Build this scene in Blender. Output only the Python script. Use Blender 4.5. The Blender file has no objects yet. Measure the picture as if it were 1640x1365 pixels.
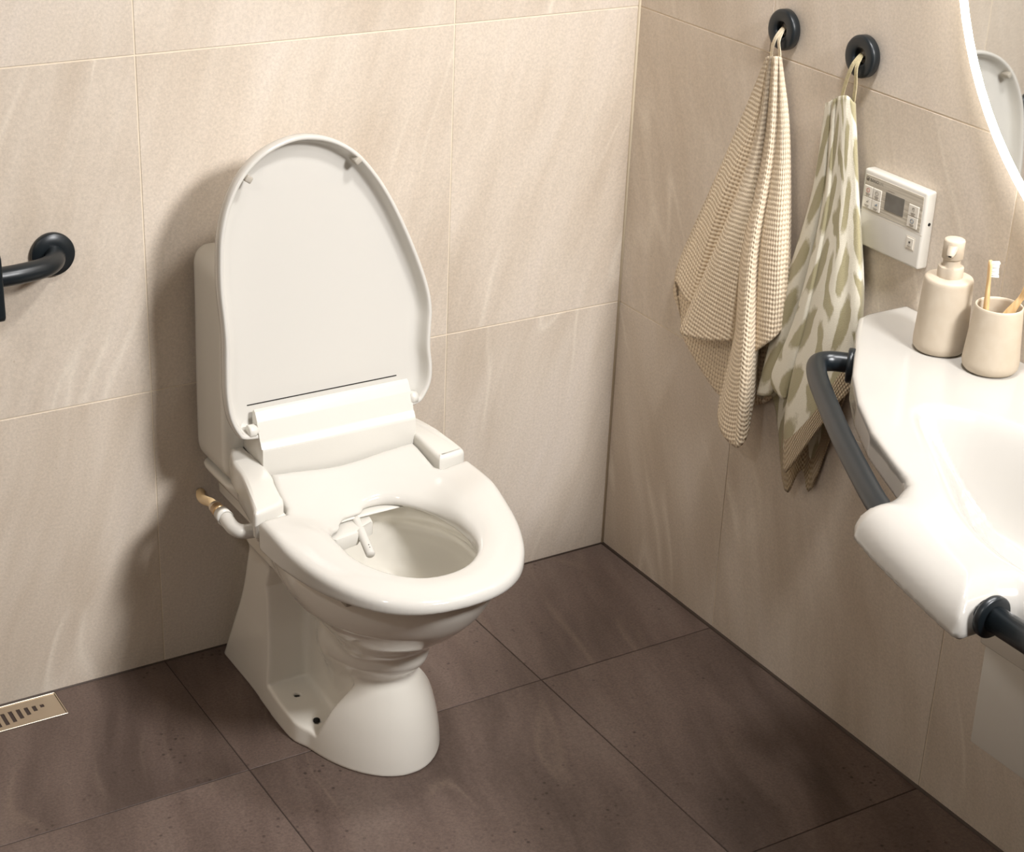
import bpy, bmesh, math, random
import numpy as np
from mathutils import Vector, Matrix

random.seed(4)
SC = bpy.context.scene
COL = SC.collection

# ------------------------------------------------------------------ camera
cam_d = bpy.data.cameras.new('camera')
cam = bpy.data.objects.new('camera', cam_d)
COL.objects.link(cam)
R = ((0.85252092, 0.19241706, -0.4859874), (-0.52115613, 0.38416238, -0.76211256), (0.04005462, 0.90299222, 0.42778579))
cam.matrix_world = Matrix(((R[0][0], R[0][1], R[0][2], -2.0302), (R[1][0], R[1][1], R[1][2], -2.7987),
                           (R[2][0], R[2][1], R[2][2], 1.9044), (0, 0, 0, 1)))
cam_d.sensor_fit = 'HORIZONTAL'
cam_d.sensor_width = 36.0
cam_d.lens = 2903.54 * 36.0 / 1640.0
cam_d.clip_start = 0.05
SC.camera = cam

# ------------------------------------------------------------------ world, exposure
world = bpy.data.worlds.new('world')
SC.world = world
world.use_nodes = True
world.node_tree.nodes['Background'].inputs[0].default_value = (0.9, 0.85, 0.8, 1)
world.node_tree.nodes['Background'].inputs[1].default_value = 0.0
SC.view_settings.view_transform = 'Standard'
SC.view_settings.look = 'None'
SC.view_settings.gamma = 1.0
SC.view_settings.use_curve_mapping = False
SC.view_settings.exposure = 0.0
try:
    SC.cycles.use_denoising = True
    SC.cycles.max_bounces = 5
    SC.cycles.diffuse_bounces = 3
    SC.cycles.glossy_bounces = 3
    SC.cycles.caustics_reflective = False
    SC.cycles.use_adaptive_sampling = True
    SC.cycles.adaptive_threshold = 0.03
except Exception:
    pass

# ------------------------------------------------------------------ ceiling lamps of the room and an added fill (light only; fixtures further down)
WARM = (1.0, 0.992, 0.995)
LAMPS = [((-2.45, -1.75, 2.44), 0.20, 10.0, None, 180), ((-0.28, -2.50, 2.40), 0.46, 17.8, (-0.72, -0.25, 0.60), 80), ((-0.41, -1.17, 2.44), 0.26, 22.0, None, 180)]  # first entry: unseen fill, set far left to brighten left-facing sides
for (lx, ly, lz), size, power, aim, spread in LAMPS:
    ld = bpy.data.lights.new('ceiling_lamp_light', 'AREA')
    ld.shape = 'DISK'
    ld.size = size
    ld.energy = power
    ld.color = WARM
    ld.spread = math.radians(spread)
    lo = bpy.data.objects.new('ceiling_lamp_light', ld)
    COL.objects.link(lo)
    lo.location = (lx, ly, lz)
    if aim: lo.rotation_euler = (Vector(aim) - Vector((lx, ly, lz))).to_track_quat('-Z', 'Y').to_euler()
MIRROR_GLOW = 6.5

# ------------------------------------------------------------------ helpers
def tag(o, label=None, cat=None, group=None, kind=None):
    if label: o['label'] = label
    if cat: o['category'] = cat
    if group: o['group'] = group
    if kind: o['kind'] = kind
    return o

def empty(name, loc, label=None, cat=None, group=None, kind=None):
    o = bpy.data.objects.new(name, None)
    o.empty_display_size = 0.05
    COL.objects.link(o)
    o.location = loc
    return tag(o, label, cat, group, kind)

def wloc(o):
    v = Vector((0, 0, 0))
    while o is not None:
        v += o.location
        o = o.parent
    return v

def link(name, me, mat=None, parent=None, smooth=True, loc=None):
    """me has world coordinates; it is moved so that the origin is loc (or the parent's origin)."""
    base = wloc(parent) if parent else Vector((0, 0, 0))
    org = Vector(loc) if loc is not None else base
    me.transform(Matrix.Translation(-org))
    o = bpy.data.objects.new(name, me)
    COL.objects.link(o)
    o.parent = parent
    o.location = org - base
    if mat and not me.materials: me.materials.append(mat)
    if smooth:
        for p in me.polygons: p.use_smooth = True
    return o

def bm_mesh(bm, name='mesh', recalc=True):
    if recalc: bmesh.ops.recalc_face_normals(bm, faces=bm.faces)
    me = bpy.data.meshes.new(name)
    bm.to_mesh(me)
    bm.free()
    return me

def auto_sharp(me, deg=35):
    """smooth shading with hard edges where faces meet at more than deg."""
    bm = bmesh.new(); bm.from_mesh(me)
    for e in bm.edges:
        if len(e.link_faces) == 2 and e.calc_face_angle(0) > math.radians(deg): e.smooth = False
    bm.to_mesh(me); bm.free()
    return me

def box_mesh(p0, p1, bevel=0.0, seg=2):
    bm = bmesh.new()
    bmesh.ops.create_cube(bm, size=1)
    c = [(a + b) / 2 for a, b in zip(p0, p1)]; s = [abs(b - a) for a, b in zip(p0, p1)]
    for v in bm.verts: v.co = Vector([c[i] + v.co[i] * s[i] for i in range(3)])
    if bevel: bmesh.ops.bevel(bm, geom=bm.edges[:], offset=bevel, segments=seg, affect='EDGES', profile=0.5)
    return bm_mesh(bm)

def catmull(pts, n, closed=False):
    """n samples per span through pts (any dimension)."""
    P = [np.array(p, float) for p in pts]
    m = len(P); out = []
    spans = m if closed else m - 1
    for i in range(spans):
        if closed:
            a, b, c, d = P[(i - 1) % m], P[i], P[(i + 1) % m], P[(i + 2) % m]
        else:
            b, c = P[i], P[i + 1]
            a = P[i - 1] if i else 2 * b - c
            d = P[i + 2] if i + 2 < m else 2 * c - b
        for k in range(n):
            t = k / n
            out.append(0.5 * (2 * b + (c - a) * t + (2 * a - 5 * b + 4 * c - d) * t * t + (3 * b - a - 3 * c + d) * t ** 3))
    if not closed: out.append(P[-1])
    return np.array(out)

def tube_mesh(path, r, sides=20, cap=True):
    P = [Vector(p) for p in path]
    rr = r if isinstance(r, (list, tuple)) else [r] * len(P)
    bm = bmesh.new()
    T = [(P[min(i + 1, len(P) - 1)] - P[max(i - 1, 0)]).normalized() for i in range(len(P))]
    up = Vector((0, 0, 1)) if abs(T[0].z) < 0.9 else Vector((1, 0, 0))
    n = (up - T[0] * up.dot(T[0])).normalized()
    rings = []
    for i, p in enumerate(P):
        n = (n - T[i] * n.dot(T[i])).normalized()
        b = T[i].cross(n)
        rings.append([bm.verts.new(p + (n * math.cos(a) + b * math.sin(a)) * rr[i])
                      for a in (2 * math.pi * k / sides for k in range(sides))])
    for A, B in zip(rings, rings[1:]):
        for k in range(sides): bm.faces.new((A[k], A[(k + 1) % sides], B[(k + 1) % sides], B[k]))
    if cap:
        bm.faces.new(rings[0][::-1]); bm.faces.new(rings[-1])
    return bm_mesh(bm)

def lathe_mesh(profile, origin, axis='z', sides=64, closed=False):
    """profile (radius, height); closed joins the last point to the first (a ring)."""
    bm = bmesh.new()
    rings = []
    for r, h in profile:
        ring = []
        for k in range(sides):
            a = 2 * math.pi * k / sides
            c, s = math.cos(a) * r, math.sin(a) * r
            v = {'z': (c, s, h), 'x': (h, c, s), 'y': (c, h, s)}[axis]
            ring.append(bm.verts.new(Vector(origin) + Vector(v)))
        rings.append(ring)
    pairs = list(zip(rings, rings[1:])) + ([(rings[-1], rings[0])] if closed else [])
    for A, B in pairs:
        for k in range(sides): bm.faces.new((A[k], A[(k + 1) % sides], B[(k + 1) % sides], B[k]))
    if not closed:
        if profile[0][0] > 1e-6: bm.faces.new(rings[0])
        if profile[-1][0] > 1e-6: bm.faces.new(rings[-1])
    bmesh.ops.remove_doubles(bm, verts=bm.verts, dist=1e-6)
    return bm_mesh(bm)

def prism_mesh(poly, axis, a, b, bevel=0.0, seg=3, bevel_ends_only=False):
    """poly: 2-D points in the plane perpendicular to axis; extruded from a to b."""
    def P(q, t):
        return {'x': (t, q[0], q[1]), 'y': (q[0], t, q[1]), 'z': (q[0], q[1], t)}[axis]
    bm = bmesh.new()
    A = [bm.verts.new(P(q, a)) for q in poly]; B = [bm.verts.new(P(q, b)) for q in poly]
    n = len(poly)
    fa = bm.faces.new(A); fb = bm.faces.new(B[::-1])
    for k in range(n): bm.faces.new((A[k], A[(k + 1) % n], B[(k + 1) % n], B[k]))
    if bevel:
        ed = set(fa.edges) | set(fb.edges) if bevel_ends_only else set(bm.edges)
        bmesh.ops.bevel(bm, geom=list(ed), offset=bevel, segments=seg, affect='EDGES', profile=0.5)
    return bm_mesh(bm)

def join_meshes(meshes):
    bm = bmesh.new()
    for m in meshes: bm.from_mesh(m)
    for m in meshes: bpy.data.meshes.remove(m)
    return bm_mesh(bm, recalc=False)

# ---- signed distance modelling: sampled on a grid, meshed by surface nets, vertices pulled onto the surface
def smin(a, b, k):
    h = np.maximum(k - np.abs(a - b), 0) / k
    return np.minimum(a, b) - h * h * k * 0.25
def smax(a, b, k): return -smin(-a, -b, k)
def sstep(e0, e1, x):
    t = np.clip((x - e0) / (e1 - e0), 0, 1)
    return t * t * (3 - 2 * t)
def poly_sdf(x, y, poly):
    P = np.array(poly, float)
    x, y = np.broadcast_arrays(x, y)
    d = np.full(x.shape, 1e9); s = np.zeros(x.shape, bool)
    for i in range(len(P)):
        ax, ay = P[i]; bx, by = P[(i + 1) % len(P)]
        ex, ey = bx - ax, by - ay
        wx, wy = x - ax, y - ay
        t = np.clip((wx * ex + wy * ey) / (ex * ex + ey * ey + 1e-18), 0, 1)
        d = np.minimum(d, (wx - ex * t) ** 2 + (wy - ey * t) ** 2)
        c = (ay > y) != (by > y)
        with np.errstate(divide='ignore', invalid='ignore'):
            s ^= c & (x < (bx - ax) * (y - ay) / (by - ay if by != ay else 1e-18) + ax)
    return np.where(s, -1, 1) * np.sqrt(d)

def sdf_mesh(f, lo, hi, h, to_world=None, iters=3):
    lo = np.array(lo, float); n = np.ceil((np.array(hi) - lo) / h).astype(int) + 1
    ax = [lo[i] + h * np.arange(n[i]) for i in range(3)]
    F = np.asarray(f(ax[0][:, None, None], ax[1][None, :, None], ax[2][None, None, :]))
    F = np.broadcast_to(F, tuple(n)).copy()
    S = F < 0
    cn = n - 1
    acc = np.zeros(tuple(cn) + (3,), np.float32); cnt = np.zeros(tuple(cn), np.float32)
    I, J, K = [slice(0, c) for c in cn]
    def sub(dx, dy, dz): return (slice(dx, dx + cn[0]), slice(dy, dy + cn[1]), slice(dz, dz + cn[2]))
    for axn in range(3):
        o1, o2 = [i for i in range(3) if i != axn]
        for d1 in (0, 1):
            for d2 in (0, 1):
                a = [0, 0, 0]; a[o1] = d1; a[o2] = d2
                b = list(a); b[axn] = 1
                fa, fb = F[sub(*a)], F[sub(*b)]
                m = (fa < 0) != (fb < 0)
                t = np.where(m, fa / np.where(m, fa - fb, 1), 0)
                cnt += m
                acc[..., axn] += t * m
                acc[..., o1] += d1 * m
                acc[..., o2] += d2 * m
    act = cnt > 0
    idx = -np.ones(tuple(cn), np.int64)
    ii = np.argwhere(act)
    idx[act] = np.arange(len(ii))
    V = lo + h * (ii + acc[act] / cnt[act][:, None])
    quads = []
    for axn in range(3):
        o1, o2 = [i for i in range(3) if i != axn]
        sl = [slice(1, c) for c in cn]; sl[axn] = slice(0, cn[axn])
        s2 = list(sl); s2[axn] = slice(1, cn[axn] + 1)
        a, b = S[tuple(sl)], S[tuple(s2)]
        e = np.argwhere(a != b)
        off = np.array([1, 1, 1]); off[axn] = 0
        e = e + off
        fl = S[e[:, 0], e[:, 1], e[:, 2]]
        def c(d1, d2):
            q = e.copy(); q[:, o1] += d1; q[:, o2] += d2
            return idx[q[:, 0], q[:, 1], q[:, 2]]
        Q = np.stack([c(-1, -1), c(0, -1), c(0, 0), c(-1, 0)], 1)
        if axn == 1: fl = ~fl
        Q[~fl] = Q[~fl][:, ::-1]
        quads.append(Q)
    Q = np.concatenate(quads)
    Q = Q[(Q >= 0).all(1)]
    ev = lambda W: np.asarray(f(W[:, 0], W[:, 1], W[:, 2]))
    for _ in range(iters):
        v = ev(V); e = h * 0.25
        G = np.stack([(ev(V + d) - ev(V - d)) / (2 * e) for d in np.eye(3) * e], 1)
        g2 = np.maximum((G ** 2).sum(1), 0.05)
        st = -(v / g2)[:, None] * G
        ln = np.linalg.norm(st, axis=1, keepdims=True)
        V = V + st * np.minimum(1, 0.5 * h / np.maximum(ln, 1e-9))
    if to_world is not None: V = to_world(V)
    me = bpy.data.meshes.new('sdf')
    me.from_pydata(V.tolist(), [], Q.tolist())
    bm = bmesh.new(); bm.from_mesh(me)
    bmesh.ops.recalc_face_normals(bm, faces=bm.faces)
    bm.to_mesh(me); bm.free()
    return me

def text_mesh(s, size, origin, xdir, ydir, align='LEFT', extrude=0.0):
    cu = bpy.data.curves.new('text', 'FONT')
    cu.body = s; cu.size = size; cu.align_x = align; cu.extrude = extrude
    o = bpy.data.objects.new('text', cu)
    COL.objects.link(o)
    bpy.context.view_layer.update()
    dg = bpy.context.evaluated_depsgraph_get()
    me = bpy.data.meshes.new_from_object(o.evaluated_get(dg))
    bpy.data.objects.remove(o); bpy.data.curves.remove(cu)
    X = Vector(xdir).normalized(); Y = Vector(ydir).normalized(); Z = X.cross(Y)
    me.transform(Matrix((X.to_4d()[:3] + (0,), Y.to_4d()[:3] + (0,), Z.to_4d()[:3] + (0,), (0, 0, 0, 1))).transposed()
                 if False else Matrix(((X.x, Y.x, Z.x, origin[0]), (X.y, Y.y, Z.y, origin[1]), (X.z, Y.z, Z.z, origin[2]), (0, 0, 0, 1))))
    me.materials.clear()
    return me

# ------------------------------------------------------------------ materials
def lin(r, g, b):
    f = lambda c: (c / 255 / 12.92) if c / 255 <= 0.04045 else ((c / 255 + 0.055) / 1.055) ** 2.4
    return (f(r), f(g), f(b), 1)

def new_mat(name, color, rough=0.5, **kw):
    m = bpy.data.materials.new(name); m.use_nodes = True
    b = m.node_tree.nodes['Principled BSDF']
    b.inputs['Base Color'].default_value = color
    b.inputs['Roughness'].default_value = rough
    for k, v in kw.items(): b.inputs[k.replace('_', ' ')].default_value = v
    return m

class NT:
    def __init__(s, m): s.t = m.node_tree; s.b = s.t.nodes['Principled BSDF']
    def n(s, typ, **kw):
        nd = s.t.nodes.new(typ)
        for k, v in kw.items(): setattr(nd, k, v)
        return nd
    def l(s, a, b): s.t.links.new(a, b)
    def math(s, op, a, b=None, c=None, clamp=False):
        nd = s.n('ShaderNodeMath', operation=op, use_clamp=clamp)
        for i, v in enumerate((a, b, c)):
            if v is None: continue
            if isinstance(v, (int, float)): nd.inputs[i].default_value = v
            else: s.l(v, nd.inputs[i])
        return nd.outputs[0]
    def noise(s, vec, scale, detail=4, rough=0.5, dist=0.0):
        nd = s.n('ShaderNodeTexNoise')
        nd.inputs['Scale'].default_value = scale; nd.inputs['Detail'].default_value = detail
        nd.inputs['Roughness'].default_value = rough; nd.inputs['Distortion'].default_value = dist
        s.l(vec, nd.inputs['Vector'])
        return nd.outputs[0]
    def ramp(s, fac, stops):
        nd = s.n('ShaderNodeValToRGB'); e = nd.color_ramp.elements
        while len(e) < len(stops): e.new(0.5)
        for q, (p, c) in zip(e, stops):
            q.position = p; q.color = c if len(c) == 4 else (*c, 1)
        s.l(fac, nd.inputs[0])
        return nd.outputs[0]
    def mix(s, fac, a, b, mode='MIX'):
        nd = s.n('ShaderNodeMix', data_type='RGBA', blend_type=mode)
        for sock, v in ((nd.inputs[0], fac), (nd.inputs[6], a), (nd.inputs[7], b)):
            if isinstance(v, (int, float)): sock.default_value = v
            elif isinstance(v, tuple): sock.default_value = v
            else: s.l(v, sock)
        return nd.outputs[2]
    def comb(s, x, y, z):
        nd = s.n('ShaderNodeCombineXYZ')
        for i, v in enumerate((x, y, z)):
            if isinstance(v, (int, float)): nd.inputs[i].default_value = v
            else: s.l(v, nd.inputs[i])
        return nd.outputs[0]
    def bump(s, h, strength, dist=0.001):
        nd = s.n('ShaderNodeBump'); nd.inputs['Strength'].default_value = strength; nd.inputs['Distance'].default_value = dist
        s.l(h, nd.inputs['Height']); s.l(nd.outputs[0], s.b.inputs['Normal'])

def step_white(a, b): return [(a, (0, 0, 0)), (b, (1, 1, 1))]

def stone(name, floor):
    """limestone tile: long soft streaks, pale veins, pits; each tile shifted by its own random number."""
    m = new_mat(name, (0.5, 0.5, 0.5, 1), 0.5)
    t = NT(m)
    tc = t.n('ShaderNodeTexCoord'); oi = t.n('ShaderNodeObjectInfo')
    sp = t.n('ShaderNodeSeparateXYZ'); t.l(tc.outputs['Object'], sp.inputs[0])
    x, y, z = sp.outputs
    if floor: s, v = x, y
    else: s, v = t.math('ADD', x, y), z
    rnd = t.math('MULTIPLY', oi.outputs['Random'], 37.0)
    lean = 0.30 if floor else 0.32
    q = t.math('ADD', s, t.math('MULTIPLY', v, -lean))                 # leaning streak coordinate
    wob = t.noise(t.comb(s, v, rnd), 3.0, 1, 0.5)
    q2 = t.math('ADD', q, t.math('MULTIPLY', wob, 0.07))
    streak = t.noise(t.comb(q2, t.math('MULTIPLY', v, 0.16), rnd), 11.0, 3, 0.65)
    blotch = t.noise(t.comb(q2, t.math('MULTIPLY', v, 0.55), t.math('ADD', rnd, 5.0)), 3.2, 2, 0.55)
    grain = t.noise(t.comb(s, v, rnd), 210.0, 1, 0.8)
    vein = t.noise(t.comb(q2, t.math('MULTIPLY', v, 0.22), t.math('ADD', rnd, 9.0)), 7.0, 1, 0.5)
    veinm = t.math('SUBTRACT', 1.0, t.math('MULTIPLY', t.math('ABSOLUTE', t.math('SUBTRACT', vein, 0.5)), 42.0), clamp=True)
    gate = t.ramp(wob, step_white(0.48, 0.62))
    veinm = t.math('MULTIPLY', veinm, gate)
    pit = t.n('ShaderNodeTexVoronoi'); pit.inputs['Scale'].default_value = 62.0
    t.l(t.comb(s, v, rnd), pit.inputs['Vector'])
    pitm = t.ramp(pit.outputs['Distance'], [(0.10, (1, 1, 1)), (0.26, (0, 0, 0))] if floor else [(0.05, (1, 1, 1)), (0.14, (0, 0, 0))])
    pgate = t.ramp(t.noise(t.comb(q, v, t.math('ADD', rnd, 13.0)), 7.0, 2, 0.8), step_white(0.55, 0.64) if floor else step_white(0.64, 0.74))
    pitm = t.math('MULTIPLY', pitm, pgate)
    if floor:
        c0, c1, c2 = lin(80, 66, 59), lin(104, 88, 80), lin(117, 102, 93)
        vc, pc = lin(132, 115, 101), lin(46, 37, 32)
    else:
        c0, c1, c2 = lin(201, 186, 168), lin(215, 202, 186), lin(222, 210, 197)
        vc, pc = lin(238, 228, 212), lin(165, 140, 112)
    base = t.ramp(t.math('ADD', t.math('MULTIPLY', streak, 0.45), t.math('MULTIPLY', blotch, 0.55)), [(0.36, c0), (0.52, c1), (0.68, c2)])
    base = t.mix(t.math('MULTIPLY', veinm, 0.30 if floor else 0.42), base, vc)
    base = t.mix(t.math('MULTIPLY', pitm, 0.75 if floor else 0.5), base, pc)
    g = t.math('ADD', t.math('MULTIPLY', grain, 0.75 if floor else 0.34), 0.62 if floor else 0.83)
    tint = t.math('ADD', t.math('MULTIPLY', oi.outputs['Random'], 0.07), 0.965)
    g = t.math('MULTIPLY', g, tint)
    base = t.mix(1.0, base, t.comb(g, g, g), 'MULTIPLY')
    t.l(base, t.b.inputs['Base Color'])
    t.b.inputs['Roughness'].default_value = 0.55 if floor else 0.6
    t.b.inputs['Specular IOR Level'].default_value = 0.35
    t.bump(grain, 0.25, 0.0006)
    return m

M = {}
M['wall_tile'] = stone('limestone_wall_tile', False)
M['floor_tile'] = stone('brown_floor_tile', True)
M['wall_grout'] = new_mat('cream_grout', lin(232, 218, 196), 0.9)
M['floor_grout'] = new_mat('dark_grout', lin(66, 54, 48), 0.95)
M['silicone'] = new_mat('cream_silicone', lin(226, 212, 186), 0.55)
M['silicone_dark'] = new_mat('brown_silicone', lin(74, 62, 54), 0.6)
M['plaster'] = new_mat('dark_brown_plaster', lin(112, 94, 80), 0.9)
M['pale_plaster'] = new_mat('pale_beige_plaster', lin(226, 217, 202), 0.9)
M['ceiling'] = new_mat('ceiling_paint', lin(205, 196, 184), 0.9)
M['ceramic'] = new_mat('glazed_ceramic', lin(236, 231, 220), 0.12, Coat_Weight=0.35, Coat_Roughness=0.04)
M['basin'] = new_mat('cast_basin', lin(188, 184, 177), 0.14, Coat_Weight=0.4, Coat_Roughness=0.03)
M['plastic'] = new_mat('white_plastic', lin(216, 212, 203), 0.22)
M['plastic_gloss'] = new_mat('glossy_white_plastic', lin(209, 205, 197), 0.10)
M['plastic_grey'] = new_mat('grey_white_plastic', lin(214, 205, 190), 0.35)
M['rubber'] = new_mat('grey_rubber', lin(176, 168, 155), 0.7)
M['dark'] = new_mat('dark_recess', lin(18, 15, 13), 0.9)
M['black'] = new_mat('black_powder_coat', (0.0085, 0.0125, 0.0155, 1), 0.34, Specular_IOR_Level=0.5)
M['brass'] = new_mat('brushed_brass', lin(196, 164, 122), 0.3, Metallic=0.9)
M['hose'] = new_mat('braided_hose', lin(224, 196, 150), 0.45)
M['steel'] = new_mat('brushed_steel', lin(218, 204, 184), 0.34, Metallic=1.0)
M['stoneware'] = new_mat('sand_stoneware', lin(192, 178, 158), 0.62)
M['bamboo'] = new_mat('bamboo', lin(222, 184, 130), 0.5)
M['bristle'] = new_mat('white_bristle', lin(240, 238, 232), 0.7)
M['mirror'] = new_mat('mirror_glass', (0.86, 0.87, 0.86, 1), 0.02, Metallic=1.0)
M['lamp'] = new_mat('lamp_diffuser', (1, 1, 1, 1), 0.5)
for k, st, c in (('lamp', 5.0, (1.0, 0.92, 0.82, 1)),):
    b = M[k].node_tree.nodes['Principled BSDF']
    b.inputs['Emission Color'].default_value = c; b.inputs['Emission Strength'].default_value = st
M['glow'] = new_mat('mirror_light', (1, 1, 1, 1), 0.5)
b = M['glow'].node_tree.nodes['Principled BSDF']
b.inputs['Emission Color'].default_value = (1.0, 0.97, 0.90, 1); b.inputs['Emission Strength'].default_value = MIRROR_GLOW
def bamboo_grain():
    t = NT(M['bamboo']); tc = t.n('ShaderNodeTexCoord')
    mp = t.n('ShaderNodeMapping'); mp.inputs['Scale'].default_value = (260, 260, 12)
    t.l(tc.outputs['Object'], mp.inputs[0])
    t.l(t.ramp(t.noise(mp.outputs[0], 1.0, 3), [(0.3, lin(206, 166, 112)), (0.7, lin(232, 198, 148))]), t.b.inputs['Base Color'])
bamboo_grain()
def speckle(key, a, b, scale):
    t = NT(M[key]); tc = t.n('ShaderNodeTexCoord')
    t.l(t.ramp(t.noise(tc.outputs['Object'], scale, 4), [(0.35, a), (0.65, b)]), t.b.inputs['Base Color'])
speckle('stoneware', lin(190, 176, 156), lin(194, 181, 162), 60)
speckle('plaster', lin(106, 88, 75), lin(118, 99, 85), 8)
def fine_ribs(key, sc, strength):
    t = NT(M[key]); tc = t.n('ShaderNodeTexCoord')
    t.bump(t.noise(tc.outputs['Object'], sc, 2), strength, 0.0004)
fine_ribs('hose', 900, 0.5)
fine_ribs('steel', 400, 0.15)

# ------------------------------------------------------------------ room shell
RX, RY, RZ = -2.75, -4.6, 2.5
TH = 0.012          # tile thickness; the tile faces are the planes x = 0, y = 0, z = 0
GAP = 0.0024
REC = 0.0012        # how far the grout lies behind the tile faces
def cuts(first, end):
    c = [0.0]; v = first
    while v > end if end < 0 else v < end:
        c.append(v); v += -0.6 if end < 0 else 0.6
    return c + [end]
XC = cuts(-0.404, RX); YC = cuts(-0.391, RY); ZC = cuts(0.563, RZ)

floor_o = link('floor', box_mesh((RX, RY, -0.08), (0.05, 0.05, -REC)), M['floor_grout'], smooth=False)
tag(floor_o, 'dark brown stone tiled bathroom floor', 'floor', kind='structure')
wall_back = link('wall_back', box_mesh((RX, REC, -0.08), (0.05, 0.08, RZ)), M['wall_grout'], smooth=False)
tag(wall_back, 'beige limestone tiled wall behind the toilet', 'wall', kind='structure')
wall_right = link('wall_right', box_mesh((REC, RY, -0.08), (0.08, 0.0, RZ)), M['wall_grout'], smooth=False)
tag(wall_right, 'beige limestone tiled wall with towels and mirror', 'wall', kind='structure')
wall_left = link('wall_left', box_mesh((RX - 0.08, RY, -0.08), (RX, 0.08, RZ)), M['pale_plaster'], smooth=False)
tag(wall_left, 'plain pale beige wall left of the drain', 'wall', kind='structure')
wall_front = link('wall_front', box_mesh((RX - 0.08, RY - 0.08, -0.08), (0.08, RY, RZ)), M['plaster'], smooth=False)
tag(wall_front, 'plain dark brown wall behind the camera', 'wall', kind='structure')
ceiling = link('ceiling', box_mesh((RX - 0.08, RY - 0.08, RZ), (0.08, 0.08, RZ + 0.08)), M['ceiling'], smooth=False)
tag(ceiling, 'pale painted bathroom ceiling', 'ceiling', kind='structure')

DRAIN = (-1.92, -1.2205, -0.0815, -0.0050)     # x0, x1, y0, y1 of the drain opening
tile_cache = {}
def tile(parent, mat, p0, p1, thin):
    size = tuple(round(b - a, 4) for a, b in zip(p0, p1))
    key = (size, mat.name)
    c = [(a + b) / 2 for a, b in zip(p0, p1)]
    if key not in tile_cache:
        tile_cache[key] = box_mesh([-s / 2 for s in size], [s / 2 for s in size], 0.0006, 1)
        tile_cache[key].materials.append(mat)
    o = bpy.data.objects.new('tile', tile_cache[key])
    COL.objects.link(o); o.parent = parent; o.location = c
    return o
g = GAP / 2
for i in range(len(XC) - 1):
    for k in range(len(ZC) - 1):
        tile(wall_back, M['wall_tile'], (XC[i + 1] + g, 0.0, ZC[k] + (g if k else 0.0)), (XC[i] - g, TH, ZC[k + 1] - g), 1)
for j in range(len(YC) - 1):
    for k in range(len(ZC) - 1):
        tile(wall_right, M['wall_tile'], (0.0, YC[j + 1] + g, ZC[k] + (g if k else 0.0)), (TH, YC[j] - g, ZC[k + 1] - g), 0)
for i in range(len(XC) - 1):
    for j in range(len(YC) - 1):
        x0, x1, y0, y1 = XC[i + 1] + g, XC[i] - g, YC[j + 1] + g, YC[j] - g
        rects = [(x0, x1, y0, y1)]
        if j == 0:                              # the first row is cut round the drain
            rects = []
            dx0, dx1, dy0, dy1 = DRAIN
            if x1 <= dx0 or x0 >= dx1: rects = [(x0, x1, y0, y1)]
            else:
                ca, cb = max(x0, dx0 - 0.001), min(x1, dx1 + 0.001)
                poly = [(x0, y0), (x1, y0)] + ([(x1, y1), (cb, y1), (cb, dy0 - 0.001)] if cb < x1 - 0.01 else [(x1, dy0 - 0.001)])
                poly += [(ca, dy0 - 0.001), (ca, y1), (x0, y1)] if ca > x0 + 0.01 else [(x0, dy0 - 0.001)]
                link('tile', prism_mesh(poly, 'z', -TH, 0.0, 0.0006, 1), M['floor_tile'], floor_o, smooth=False, loc=((x0 + x1) / 2, (y0 + y1) / 2, -TH / 2))
        for r in rects: tile(floor_o, M['floor_tile'], (r[0], r[2], -TH), (r[1], r[3], 0.0), 2)

# corner and floor joints (silicone beads)
def bead(name, path, r, mat, label):
    o = link(name, tube_mesh(path, r, 10), mat)
    return tag(o, label, 'joint', kind='structure')
bead('trim_1', [(-0.0005, -0.0005, 0.0), (-0.0005, -0.0005, RZ)], 0.0034, M['silicone'], 'cream silicone joint in the corner between the two tiled walls')
bead('trim_2', [(0.0, 0.0, 0.0), (0.0, RY, 0.0)], 0.0045, M['silicone_dark'], 'dark brown joint along the floor under the towels')
bead('trim_3', [(0.0, 0.0, 0.0), (RX, 0.0, 0.0)], 0.0026, M['silicone_dark'], 'dark brown joint along the floor behind the toilet')

# ceiling lamp fixtures, with a housing for the added fill
for n, ((lx, ly, lz), size, power, aim, spread) in enumerate(LAMPS):
    t = empty('ceiling_lamp', (lx, ly, RZ), ('small flat round added fill lamp near the left wall', 'large tilted ceiling spotlight close to the mirror wall', 'flat round ceiling lamp above the basin edge')[n], 'lamp', 'round ceiling lamps')
    rr = size / 2 + 0.02
    if aim:
        d = (Vector(aim) - Vector((lx, ly, lz))).normalized()
        me = lathe_mesh([(0, 0.055), (rr * 0.6, 0.055), (rr, 0.03), (rr, -0.002), (rr - 0.01, -0.004), (rr - 0.012, 0.006), (0, 0.006)], (0, 0, 0), sides=48)
        me.transform(Matrix.Translation((lx, ly, lz)) @ (-d).to_track_quat('Z', 'Y').to_matrix().to_4x4())
        link('lamp_head', me, M['plastic'], t)
        link('ceiling_mount', tube_mesh([(lx, ly, RZ), (lx, ly, lz + 0.03)], 0.02, 20), M['plastic'], t)
    else:
        link('housing', lathe_mesh([(0, 0), (rr, 0), (rr, -0.045), (rr - 0.012, -0.05), (0, -0.05)], (lx, ly, RZ), sides=48), M['plastic'], t)

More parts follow.
